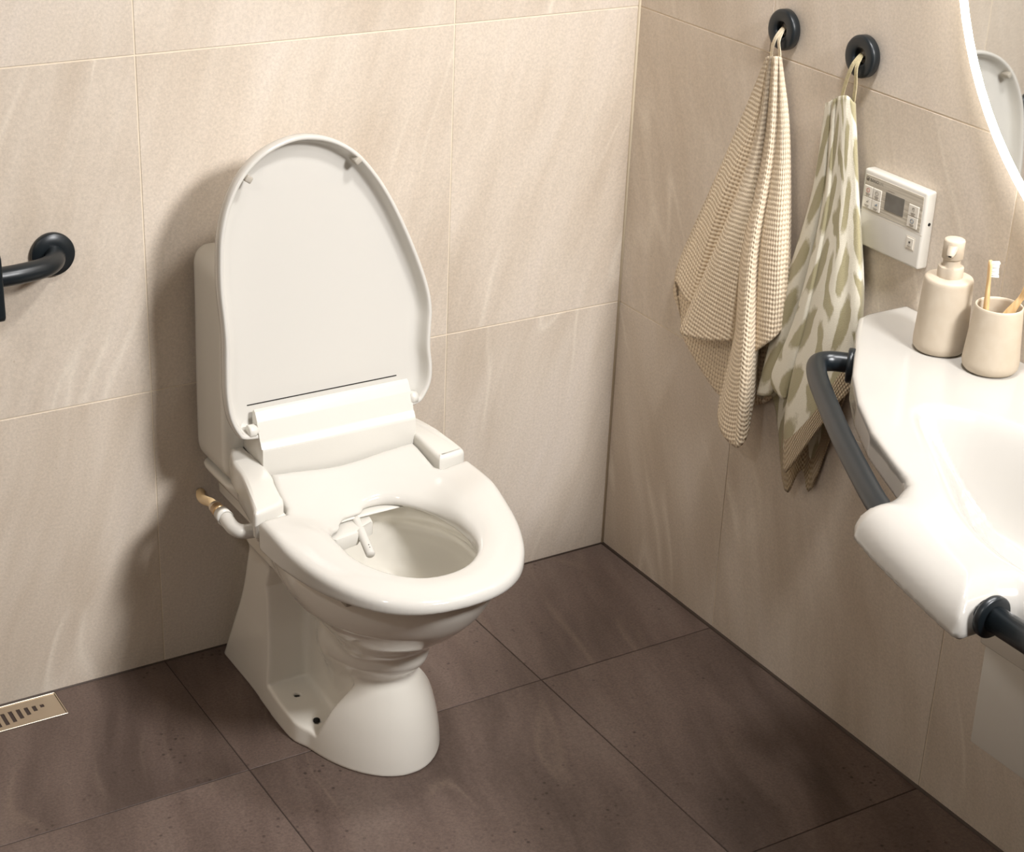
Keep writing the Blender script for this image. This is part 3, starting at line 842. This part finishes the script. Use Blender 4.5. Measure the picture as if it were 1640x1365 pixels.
def loft_towel(ridges, nu, nv, wr, seed, first_band=None):
    rnd = random.Random(seed)
    curves = []
    for r in ridges:
        c = catmull(r, 12)
        seg = np.r_[0, np.cumsum(np.linalg.norm(np.diff(c, axis=0), axis=1))]
        s = np.linspace(0, seg[-1], nv + 1)
        curves.append((np.stack([np.interp(s, seg, c[:, k]) for k in range(3)], 1), seg[-1]))
    m = len(curves)
    rows = []
    for j in range(nv + 1):
        pts = [c[0][j] for c in curves]
        rows.append(catmull(pts, nu, True))
    G = np.array(rows)                                            # nv+1, m*nu, 3
    W = G.shape[1]
    L = np.array([c[1] for c in curves]); Lw = np.interp(np.arange(W) / nu, np.arange(m + 1), np.r_[L, L[0]])
    # wrinkles: small waves across the wall normal, growing downwards
    for j in range(nv + 1):
        v = j / nv
        for i in range(W):
            u = i / nu
            G[j, i, 0] += wr * (0.3 + v) * (math.sin(u * 3.1 + v * 5 + seed) * 0.5 + math.sin(u * 7.3 - v * 9 + seed * 2) * 0.3)
            G[j, i, 0] = min(G[j, i, 0], -0.0045)
    mid = nv // 2
    du = np.linalg.norm(np.diff(np.concatenate([G[mid:, :], G[mid:, :1]], 1), axis=1), axis=2).max(0)
    us = np.r_[0, np.cumsum(du)]
    verts = G.reshape(-1, 3)
    faces = []; uvs = []; hem = np.zeros(len(verts))
    for j in range(nv + 1):
        for i in range(W): hem[j * W + i] = Lw[i] * (1 - j / nv) + (10 if (first_band is not None and not (first_band[0] <= i / nu <= first_band[1])) else 0)
    for j in range(nv):
        for i in range(W):
            k = (i + 1) % W
            faces.append((j * W + i, j * W + k, (j + 1) * W + k, (j + 1) * W + i))
            for a, jj in ((i, j), (i + 1, j), (i + 1, j + 1), (i, j + 1)):
                uvs.append((us[a], Lw[a % W] * (jj / nv)))
    me = bpy.data.meshes.new('towel')
    me.from_pydata(verts.tolist(), [], faces)
    uv = me.uv_layers.new(name='UVMap')
    uv.data.foreach_set('uv', np.array(uvs, np.float32).ravel())
    at = me.attributes.new('hem', 'FLOAT', 'POINT')
    at.data.foreach_set('value', hem.astype(np.float32))
    return me

def waffle_mat():
    m = new_mat('waffle_cotton', lin(222, 204, 176), 0.95, Specular_IOR_Level=0.1)
    t = NT(m); uv = t.n('ShaderNodeUVMap'); sp = t.n('ShaderNodeSeparateXYZ'); t.l(uv.outputs[0], sp.inputs[0])
    k = 2 * math.pi / 0.0088
    row = t.math('SINE', t.math('MULTIPLY', sp.outputs[1], k))
    colm = t.math('SINE', t.math('MULTIPLY', sp.outputs[0], k))
    pr = t.math('MULTIPLY', row, colm)
    hgt = t.math('ADD', t.math('MULTIPLY', t.math('ADD', row, colm), 0.25), 0.5)
    pit = t.ramp(t.math('ADD', t.math('MULTIPLY', t.math('ADD', row, colm), 0.25), 0.5), [(0.10, (1, 1, 1)), (0.36, (0, 0, 0))])
    tc = t.n('ShaderNodeTexCoord')
    fine = t.noise(tc.outputs['Object'], 900, 2)
    c = t.mix(fine, lin(236, 216, 186), lin(248, 232, 206))
    c = t.mix(t.math('MULTIPLY', pit, 0.6), c, lin(168, 138, 106))
    t.l(c, t.b.inputs['Base Color'])
    t.b.inputs['Sheen Weight'].default_value = 0.2
    t.bump(t.math('ADD', hgt, t.math('MULTIPLY', fine, 0.15)), 0.9, 0.0022)
    return m
def leaf_mat():
    m = new_mat('leaf_terry', lin(224, 216, 192), 0.97, Specular_IOR_Level=0.1)
    t = NT(m); uv = t.n('ShaderNodeUVMap'); tc = t.n('ShaderNodeTexCoord')
    sp = t.n('ShaderNodeSeparateXYZ'); t.l(uv.outputs[0], sp.inputs[0])
    warp = t.noise(uv.outputs[0], 9.0, 2, 0.5)
    u = t.math('ADD', sp.outputs[0], t.math('MULTIPLY', warp, 0.11)); v = t.math('ADD', sp.outputs[1], t.math('MULTIPLY', warp, -0.12))
    # rows of lens-shaped leaves, neighbouring rows leaning opposite ways
    W, H = 0.085, 0.105
    cell = t.math('FLOOR', t.math('DIVIDE', u, W))
    odd = t.math('MODULO', t.math('ABSOLUTE', cell), 2.0)
    sgn = t.math('SUBTRACT', t.math('MULTIPLY', odd, 2.0), 1.0)
    fu = t.math('SUBTRACT', t.math('FRACT', t.math('DIVIDE', u, W)), 0.5)
    vv = t.math('ADD', t.math('DIVIDE', v, H), t.math('MULTIPLY', t.math('MULTIPLY', fu, sgn), 0.75))
    fv = t.math('SUBTRACT', t.math('FRACT', t.math('ADD', vv, t.math('MULTIPLY', odd, 0.37))), 0.5)
    a = t.math('MULTIPLY', fu, 2.0); 
    body = t.math('SUBTRACT', t.math('SUBTRACT', 1.0, t.math('MULTIPLY', a, a)), t.math('MULTIPLY', t.math('ABSOLUTE', fv), 2.3))
    edge = t.noise(uv.outputs[0], 120, 3, 0.6)
    body = t.math('ADD', body, t.math('MULTIPLY', t.math('SUBTRACT', edge, 0.5), 0.35))
    mask = t.ramp(body, step_white(0.05, 0.30))
    fine = t.noise(tc.outputs['Object'], 650, 3, 0.7)
    white = t.mix(fine, lin(222, 213, 188), lin(247, 242, 226)); sage = t.mix(fine, lin(160, 150, 116), lin(192, 182, 146))
    c = t.mix(mask, white, sage)
    at = t.n('ShaderNodeAttribute', attribute_name='hem')
    k = 2 * math.pi / 0.0105
    s1 = t.math('SINE', t.math('MULTIPLY', t.math('ADD', sp.outputs[0], sp.outputs[1]), k)); s2 = t.math('SINE', t.math('MULTIPLY', t.math('SUBTRACT', sp.outputs[0], sp.outputs[1]), k))
    wf = t.math('ADD', t.math('MULTIPLY', t.math('ADD', s1, s2), 0.25), 0.5)
    band = t.math('LESS_THAN', at.outputs['Fac'], 0.062)
    bc = t.mix(wf, lin(150, 128, 100), lin(206, 188, 156))
    c = t.mix(band, c, bc)
    t.l(c, t.b.inputs['Base Color'])
    t.b.inputs['Sheen Weight'].default_value = 0.25
    hh = t.mix(band, fine, wf)
    t.bump(hh, 0.9, 0.0018)
    return m
M['waffle'] = waffle_mat(); M['leaf'] = leaf_mat()
M['tape'] = new_mat('cotton_tape', lin(226, 212, 184), 0.95); speckle('tape', lin(216, 202, 174), lin(232, 220, 196), 300)
M['tape_sage'] = new_mat('sage_cotton_tape', lin(196, 184, 146), 0.95); speckle('tape_sage', lin(186, 174, 136), lin(204, 192, 156), 300)

def ribbon(pts, w, th, wdir):
    c = catmull(pts, 6); bm = bmesh.new(); rows = []
    wd = Vector(wdir).normalized() * (w / 2)
    for i, p in enumerate(c):
        tg = Vector(c[min(i + 1, len(c) - 1)] - c[max(i - 1, 0)]).normalized()
        n = tg.cross(wd).normalized() * (th / 2); p = Vector(p)
        rows.append([bm.verts.new(p + s * wd + q * n) for s, q in ((-1, -1), (1, -1), (1, 1), (-1, 1))])
    for A, B in zip(rows, rows[1:]):
        for k in range(4): bm.faces.new((A[k], A[(k + 1) % 4], B[(k + 1) % 4], B[k]))
    bm.faces.new(rows[0][::-1]); bm.faces.new(rows[-1])
    return bm_mesh(bm)
def towel(ridges, mat, tape, label, yh, seed, band, loop_pts):
    top = np.mean([r[0] for r in ridges], 0)
    root = empty('hand_towel', (float(top[0]), float(top[1]), float(top[2])), label, 'towel', 'hand towels on ring hooks')
    o = link('cloth', loft_towel(ridges, 5, 90, 0.0022, seed, band), mat, root)
    md = o.modifiers.new('thickness', 'SOLIDIFY'); md.thickness = 0.0035; md.offset = 0
    lo = link('hanging_loop', ribbon(loop_pts, 0.009, 0.0012, (0.2, 1, 0.1)), tape, root, smooth=False)
    return root
towel(TOWEL_WAFFLE, M['waffle'], M['tape'], 'cream waffle weave hand towel hanging nearest the room corner', -0.441, 1.0, None,
      [(-0.024, -0.424, 1.158), (-0.0262, -0.427, 1.180), (-0.0262, -0.433, 1.200), (-0.016, -0.4365, HZ + 0.002), (-0.012, -0.437, HZ + 0.003), (-0.016, -0.439, HZ + 0.001), (-0.0275, -0.444, 1.199), (-0.0275, -0.449, 1.180), (-0.026, -0.451, 1.158)])
towel(TOWEL_LEAF, M['leaf'], M['tape_sage'], 'white and sage green leaf patterned terry towel beside the control panel', -0.640, 2.0, (6.6, 14.4),
      [(-0.024, -0.611, 1.132), (-0.0262, -0.617, 1.160), (-0.0262, -0.629, 1.198), (-0.016, -0.6345, HZ + 0.002), (-0.012, -0.635, HZ + 0.003), (-0.016, -0.637, HZ + 0.001), (-0.0275, -0.641, 1.199), (-0.0275, -0.644, 1.170), (-0.026, -0.642, 1.135)])

# ------------------------------------------------------------------ bidet control panel on the right wall
panel = empty('control_panel', (0, -0.756, 0.915), 'white wall mounted bidet control panel with small grey screen', 'control panel')
PF = -0.022                                                      # front face
py0, py1, pz0, pz1 = -0.832, -0.684, 0.915, 1.044
body = link('case', box_mesh((PF, py0, pz0), (0.0, py1, pz1), 0.0045, 4), M['plastic'], panel)
def label_mat():
    m = new_mat('silver_label', lin(188, 180, 164), 0.35); t = NT(m); tc = t.n('ShaderNodeTexCoord')
    mp = t.n('ShaderNodeMapping'); mp.inputs['Scale'].default_value = (1, 8, 420); t.l(tc.outputs['Object'], mp.inputs[0])
    t.l(t.ramp(t.noise(mp.outputs[0], 1.0, 2), [(0.35, lin(170, 161, 145)), (0.65, lin(204, 196, 180))]), t.b.inputs['Base Color'])
    return m
M['label'] = label_mat()
M['screen'] = new_mat('grey_screen', lin(104, 100, 92), 0.25)
speckle('screen', lin(98, 94, 87), lin(112, 108, 100), 40)
M['button'] = new_mat('button_film', lin(222, 216, 204), 0.4)
M['ink'] = new_mat('dark_ink', lin(62, 56, 50), 0.6)
M['ink_grey'] = new_mat('grey_ink', lin(150, 143, 132), 0.6)
M['ink_red'] = new_mat('red_ink', lin(190, 120, 104), 0.6)
M['ink_blue'] = new_mat('blue_ink', lin(120, 136, 150), 0.6)
def pane(name, y0, y1, z0, z1, proud, mat, par, bev=0.0006):
    return link(name, box_mesh((PF - proud, y0, z0), (PF + 0.001, y1, z1), bev, 1), mat, par, smooth=False)
lab = pane('label_plate', -0.8255, -0.690, 0.977, 1.0355, 0.0006, M['label'], panel, 0.0003)
pane('seam', -0.8305, -0.6855, 0.9725, 0.9735, 0.0001, M['plastic_grey'], panel, 0)
pane('screen', -0.7845, -0.7405, 0.9895, 1.0195, 0.0012, M['screen'], panel, 0.0004)
def bar_marks(y, z, w, mat, par):
    pane('mark', y - w / 2, y + w / 2, z - 0.0006, z + 0.0006, 0.0023, mat, par, 0)
def icon(kind, y, z, mat, par):
    X = PF - 0.0022
    if kind == 'ring':
        me = lathe_mesh([(0.0030, 0), (0.0038, 0), (0.0038, -0.0003), (0.0030, -0.0003)], (X, y, z), 'x', 20, True)
    elif kind == 'spray':
        me = join_meshes([box_mesh((X - 0.0003, y - 0.0022, z - 0.0032), (X, y - 0.0012, z + 0.0032)), box_mesh((X - 0.0003, y - 0.0012, z + 0.002), (X, y + 0.0022, z + 0.0032)), box_mesh((X - 0.0003, y + 0.0012, z - 0.001), (X, y + 0.0022, z + 0.002))])
    elif kind == 'wave':
        me = join_meshes([box_mesh((X - 0.0003, y - 0.0035, z - 0.0012), (X, y + 0.0012, z + 0.0004)), box_mesh((X - 0.0003, y - 0.0035, z + 0.0004), (X, y - 0.0022, z + 0.0026))])
    else:
        me = box_mesh((X - 0.0003, y - 0.0016, z - 0.0016), (X, y + 0.0016, z + 0.0016))
    link('symbol', me, mat, par, smooth=False)
# buttons: two by two on the left, two on the right, one in the lower flap
for yy, zz, ic, mt in ((-0.7005, 1.0085, 'ring', 'ink_red'), (-0.7215, 1.0085, 'ring', 'ink_grey'), (-0.7005, 0.9895, 'wave', 'ink_grey'), (-0.7215, 0.9895, 'wave', 'ink_blue'),
                       (-0.8075, 1.0075, 'spray', 'ink_grey'), (-0.8075, 0.9885, 'ring', 'ink_blue')):
    hw = 0.0097 if yy > -0.75 else 0.0115
    bt = pane('button', yy - hw, yy + hw, zz - 0.0090, zz + 0.0090, 0.0018, M['button'], panel, 0.0006)
    icon(ic, yy, zz + 0.002, M[mt], bt)
    bar_marks(yy, zz - 0.0042, 0.010, M['ink_grey'], bt)
    bar_marks(yy, zz - 0.0065, 0.007, M['ink_grey'], bt)
rec = pane('button_recess', -0.8185, -0.7985, 0.9425, 0.9645, 0.0004, M['plastic_grey'], panel, 0.0003)
bt = pane('button', -0.8165, -0.8005, 0.9445, 0.9625, 0.0014, M['button'], panel, 0.0005)
icon('stop', -0.8085, 0.9555, M['ink'], bt)
bar_marks(-0.8085, 0.9490, 0.008, M['ink_grey'], bt)
link('side_socket', lathe_mesh([(0, 0), (0.0028, 0), (0.0028, -0.0005), (0, -0.0005)], (-0.010, py0, 0.9905), 'y', 20), M['dark'], panel)
# lettering along the top of the label, printed on it
tx = PF - 0.0008
lt = text_mesh('BANO', 0.0072, (tx, -0.7010, 1.0258), (0, -1, 0), (0, 0, 1))
link('lettering', lt, M['ink'], lab, smooth=False)
lt = text_mesh('LIFE', 0.0064, (tx, -0.7215, 1.0260), (0, -1, 0), (0, 0, 1))
link('lettering', lt, M['ink_grey'], lab, smooth=False)
em = join_meshes([lathe_mesh([(0.0029, 0), (0.0036, 0), (0.0036, -0.0002), (0.0029, -0.0002)], (PF - 0.0006, -0.6955, 1.0285), 'x', 24, True),
                  box_mesh((PF - 0.0009, -0.6970, 1.0270), (PF - 0.0006, -0.6942, 1.0292))])
link('emblem', em, M['ink'], lab, smooth=False)
pane('small_print', -0.7600, -0.7440, 1.0222, 1.0232, 0.0008, M['ink_grey'], lab, 0)

# ------------------------------------------------------------------ round mirror with lit rim
MY, MZ, MR = -1.380, 1.541, 0.5645
mir = empty('round_mirror', (0, MY, MZ), 'large round mirror with glowing white rim above the basin', 'mirror')
link('backing', lathe_mesh([(0, 0), (MR - 0.03, 0), (MR - 0.03, -0.020), (0, -0.020)], (-0.0, MY, MZ), 'x', 128), M['plastic'], mir)
link('light_ring', auto_sharp(lathe_mesh([(MR - 0.016, -0.036), (MR - 0.004, -0.036), (MR, -0.032), (MR, -0.016), (MR - 0.004, -0.012), (MR - 0.016, -0.012)], (0, MY, MZ), 'x', 96, True), 50), M['glow'], mir)
link('glass', lathe_mesh([(0, -0.0335), (MR - 0.017, -0.0335), (MR - 0.017, -0.0205), (0, -0.0205)], (0, MY, MZ), 'x', 128), M['mirror'], mir, smooth=False)

# ------------------------------------------------------------------ wash basin with grab handles
BZ = 0.842
YM = -1.70                                                       # axis of symmetry
edge = [(-0.002, -0.800), (-0.085, -0.800), (-0.112, -0.808), (-0.150, -0.845), (-0.206, -0.906), (-0.273, -0.977), (-0.331, -1.055), (-0.381, -1.140), (-0.416, -1.219), (-0.436, -1.268), (-0.447, -1.281),
        (-0.470, -1.283), (-0.500, -1.276), (-0.528, -1.279), (-0.546, -1.300), (-0.560, -1.345), (-0.578, -1.420), (-0.594, -1.495), (-0.602, -1.540), (-0.595, -1.549), (-0.560, -1.549), (-0.532, -1.550), (-0.515, -1.558), (-0.507, -1.580), (-0.503, -1.62)]
basin_poly = edge + [(x, 2 * YM - y) for x, y in edge[::-1]]
bowl_e = [(-0.165, -1.30), (-0.175, -1.235), (-0.200, -1.165), (-0.238, -1.118), (-0.268, -1.112), (-0.297, -1.132), (-0.345, -1.205), (-0.400, -1.290), (-0.445, -1.365), (-0.475, -1.440), (-0.488, -1.52), (-0.480, -1.60)]
bowl_poly = [tuple(p) for p in catmull([(-0.165, -1.40)] + bowl_e + [(x, 2 * YM - y) for x, y in bowl_e[::-1]] + [(-0.165, -2.0)], 3, True)]
def basin_f(x, y, z):
    d = poly_sdf(x, y, basin_poly)
    db = poly_sdf(x, y, bowl_poly)
    lobe = sstep(-0.42, -0.50, x)
    s = sstep(0.004, -0.115, db)
    lip = 0.0035 * np.exp(-(db / 0.016) ** 2) * (1 - lobe) * 0.6
    zt = BZ - 0.115 * s + lip * 0
    zbot = BZ - 0.046 - 0.010 * lobe - 0.125 * sstep(0.05, -0.10, db)
    k = 0.008 + 0.062 * lobe
    f = smax(d, z - zt, k) if np.isscalar(k) else None
    a, b = np.broadcast_arrays(d, z - zt)
    h = np.maximum(k - np.abs(a - b), 0) / k
    f = np.maximum(a, b) + h * h * k * 0.25
    f = smax(f, zbot - z, 0.006)
    return f
basin = empty('wash_basin', (0, -1.2, BZ - 0.05), 'wide white wash basin with black grab handles on the right wall', 'wash basin')
link('basin_body', sdf_mesh(basin_f, (-0.625, 2 * YM + 0.785, BZ - 0.19), (0.002, -0.785, BZ + 0.01), 0.0052, None, 2), M['basin'], basin)
def mirror_y(p): return (p[0], 2 * YM - p[1], p[2])
hz = BZ - 0.030
hp = [(-0.190, -0.905, hz), (-0.208, -0.886, hz), (-0.225, -0.873, hz), (-0.245, -0.872, hz), (-0.266, -0.892, hz), (-0.296, -0.935, hz), (-0.345, -1.017, hz), (-0.392, -1.098, hz), (-0.436, -1.180, hz), (-0.478, -1.262, hz), (-0.498, -1.31, hz)]
for side in (0, 1):
    f = mirror_y if side else (lambda p: p)
    gr = link('grab_handle', tube_mesh([f(tuple(p)) for p in catmull(hp, 6)], 0.0158, 26), M['black'], basin)
    me = lathe_mesh([(0, -0.006), (0.0275, -0.006), (0.0275, 0.0025), (0.0255, 0.0045), (0, 0.0045)], (0, 0, 0), 'z', 36)
    d = Vector((-0.70, 0.714 * (-1 if side else 1), 0))
    me.transform(Matrix.Translation(f((-0.2065, -0.9005, hz))) @ d.to_track_quat('Z', 'Y').to_matrix().to_4x4())
    link('handle_flange', me, M['black'], gr)
fb = link('front_bar', tube_mesh([(-0.556, -1.540, hz), (-0.556, -1.70, hz), (-0.556, 2 * YM + 1.540, hz)], 0.0165, 28), M['black'], basin)
for yy, s in ((-1.549, -1), (2 * YM + 1.549, 1)):
    link('bar_flange', lathe_mesh([(0, 0), (0.0262, 0), (0.027, s * 0.002), (0.027, s * 0.008), (0.025, s * 0.010), (0, s * 0.010)], (-0.556, yy, hz), 'y', 40), M['black'], fb)
# tap, out of the frame in the middle of the basin
tap = empty('tap', (-0.085, YM, BZ), 'chrome single lever tap at the back of the basin', 'tap')
link('tap_body', lathe_mesh([(0, 0), (0.027, 0), (0.027, 0.006), (0.021, 0.010), (0.020, 0.10), (0.017, 0.108), (0, 0.110)], (-0.085, YM, BZ), sides=32), M['steel'], tap)
link('spout', tube_mesh([(-0.085, YM, BZ + 0.085), (-0.15, YM, BZ + 0.105), (-0.20, YM, BZ + 0.105), (-0.215, YM, BZ + 0.092)], 0.011, 20), M['steel'], tap)
link('lever', box_mesh((-0.16, YM - 0.009, BZ + 0.112), (-0.075, YM + 0.009, BZ + 0.120), 0.003, 2), M['steel'], tap)

# ------------------------------------------------------------------ things on the basin
def rounded(pts): return [tuple(p) for p in catmull(pts, 4)]
dx, dy = -0.088, -0.965
disp = empty('soap_dispenser', (dx, dy, BZ), 'matte sand coloured soap dispenser with pump at the basin edge', 'soap dispenser')
o = (dx, dy, BZ)
link('bottle', lathe_mesh([(0, 0.0), (0.032, 0.0), (0.0365, 0.0018), (0.0398, 0.006), (0.0408, 0.013), (0.0408, 0.02), (0.0372, 0.112), (0.0368, 0.116), (0.0355, 0.1185), (0.033, 0.1195), (0.018, 0.1205), (0, 0.1205)], o, sides=72), M['stoneware'], disp)
pump = link('pump_collar', auto_sharp(lathe_mesh([(0.0195, 0.1195), (0.0195, 0.135), (0.0188, 0.1365), (0.0140, 0.1370), (0.0132, 0.1385), (0.0132, 0.150), (0, 0.150)], o, sides=48), 40), M['stoneware'], disp)
head = link('pump_head', lathe_mesh([(0.0148, 0.1485), (0.0160, 0.150), (0.0160, 0.1765), (0.0152, 0.1785), (0.0135, 0.1795), (0, 0.180)], o, sides=48), M['stoneware'], disp)
ndir = Vector((-0.80, -0.60, -0.28)).normalized()
side = Vector((-ndir.y, ndir.x, 0)).normalized(); upv = side.cross(ndir).normalized() * -1
bm = bmesh.new(); rings = []
for tt, wv, hv in ((0.008, 0.0080, 0.0075), (0.0325, 0.0050, 0.0038)):
    c = Vector(o) + Vector((0, 0, 0.1700)) + ndir * tt
    rings.append([bm.verts.new(c + side * a * wv + upv * b_ * hv) for a, b_ in ((-1, -1), (1, -1), (1, 1), (-1, 1))])
for k in range(4): bm.faces.new((rings[0][k], rings[0][(k + 1) % 4], rings[1][(k + 1) % 4], rings[1][k]))
bm.faces.new(rings[0]); bm.faces.new(rings[1])
bmesh.ops.bevel(bm, geom=bm.edges[:], offset=0.0008, segments=2, affect='EDGES')
link('spout', bm_mesh(bm), M['stoneware'], head)
c = Vector(o) + Vector((0, 0, 0.1698)) + ndir * 0.0327
me = box_mesh((-0.0022, -0.0011, -0.0003), (0.0022, 0.0011, 0.0004))
me.transform(Matrix.Translation(c) @ Matrix((( side.x, upv.x, ndir.x, 0), (side.y, upv.y, ndir.y, 0), (side.z, upv.z, ndir.z, 0), (0, 0, 0, 1))))
link('spout_opening', me, M['dark'], head, smooth=False)

cx_, cy_ = -0.073, -1.058
o = (cx_, cy_, BZ)
cup = link('toothbrush_cup', lathe_mesh([(0, 0.0), (0.033, 0.0), (0.0375, 0.0018), (0.0412, 0.0065), (0.0424, 0.013), (0.0424, 0.018), (0.0358, 0.099), (0.0354, 0.1025), (0.0343, 0.1038), (0.0330, 0.1030), (0.0325, 0.099), (0.0365, 0.02), (0.034, 0.010), (0, 0.008)], o, sides=72), M['stoneware'], loc=o)
tag(cup, 'matte sand coloured tumbler holding toothbrushes on the basin', 'cup')

def toothbrush(base, tip, face, label):
    base, tip = Vector(base), Vector(tip)
    ax = (tip - base); L = ax.length; ax.normalize()
    fc = Vector(face); fc = (fc - ax * fc.dot(ax)).normalized(); sd = ax.cross(fc)
    root = empty('toothbrush', base, label, 'toothbrush', 'bamboo toothbrushes')
    bm = bmesh.new(); rings = []
    for t, w, th in ((0, 0.0035, 0.0022), (0.006, 0.0052, 0.0030), (0.03, 0.0062, 0.0036), (0.075, 0.0066, 0.0038), (0.105, 0.0052, 0.0034), (0.128, 0.0034, 0.0028), (0.140, 0.0036, 0.0026), (0.150, 0.0054, 0.0025), (0.160, 0.0060, 0.0025), (0.172, 0.0058, 0.0025), (0.178, 0.0042, 0.0022), (0.1795, 0.002, 0.0016)):
        p = base + ax * (t / 0.18 * L)
        rings.append([bm.verts.new(p + sd * math.cos(a) * w * 1.35 + fc * math.sin(a) * th * 1.25) for a in (2 * math.pi * k / 16 for k in range(16))])
    for A, B in zip(rings, rings[1:]):
        for k in range(16): bm.faces.new((A[k], A[(k + 1) % 16], B[(k + 1) % 16], B[k]))
    bm.faces.new(rings[0]); bm.faces.new(rings[-1])
    link('handle', bm_mesh(bm), M['bamboo'], root)
    parts = []
    rb = random.Random(3)
    for i in range(8):
        for j in range(3):
            t = (0.1515 + i * 0.0034) / 0.18 * L
            p = base + ax * t + sd * (j - 1) * 0.0036
            e = p + fc * (0.0125 + (0.0012 if i in (0, 7) else 0) + rb.uniform(-0.0004, 0.0004)) + ax * rb.uniform(-0.0006, 0.0006)
            parts.append(tube_mesh([tuple(p), tuple(e)], [0.0013, 0.00165], 7))
    link('bristles', join_meshes(parts), M['bristle'], root)
    return root
toothbrush((-0.082, -1.048, BZ + 0.0155), (-0.0840, -1.0368, BZ + 0.1690), (0.75, -0.60, 0.1), 'bamboo toothbrush with white bristles leaning left in the tumbler')
toothbrush((-0.088, -1.040, BZ + 0.0165), (-0.0420, -1.0940, BZ + 0.1560), (-0.3, -0.7, 0.6), 'bamboo toothbrush leaning right out of the tumbler')

# ------------------------------------------------------------------ wall bin under the basin
bin_ = empty('waste_bin', (0, -1.40, 0.325), 'white plastic wall bin with lid under the basin', 'bin')
bin_y0, bin_y1 = -1.56, -1.2495
me = prism_mesh([(-0.200, 0.498), (0.0, 0.498), (0.0, 0.325), (-0.196, 0.325)], 'y', bin_y0, bin_y1, 0.004, 2)
link('bin_body', auto_sharp(me, 40), M['plastic'], bin_)
link('bin_lid', box_mesh((-0.206, bin_y0 - 0.005, 0.5), (0.0, bin_y1 + 0.006, 0.565), 0.004, 2), M['plastic'], bin_)
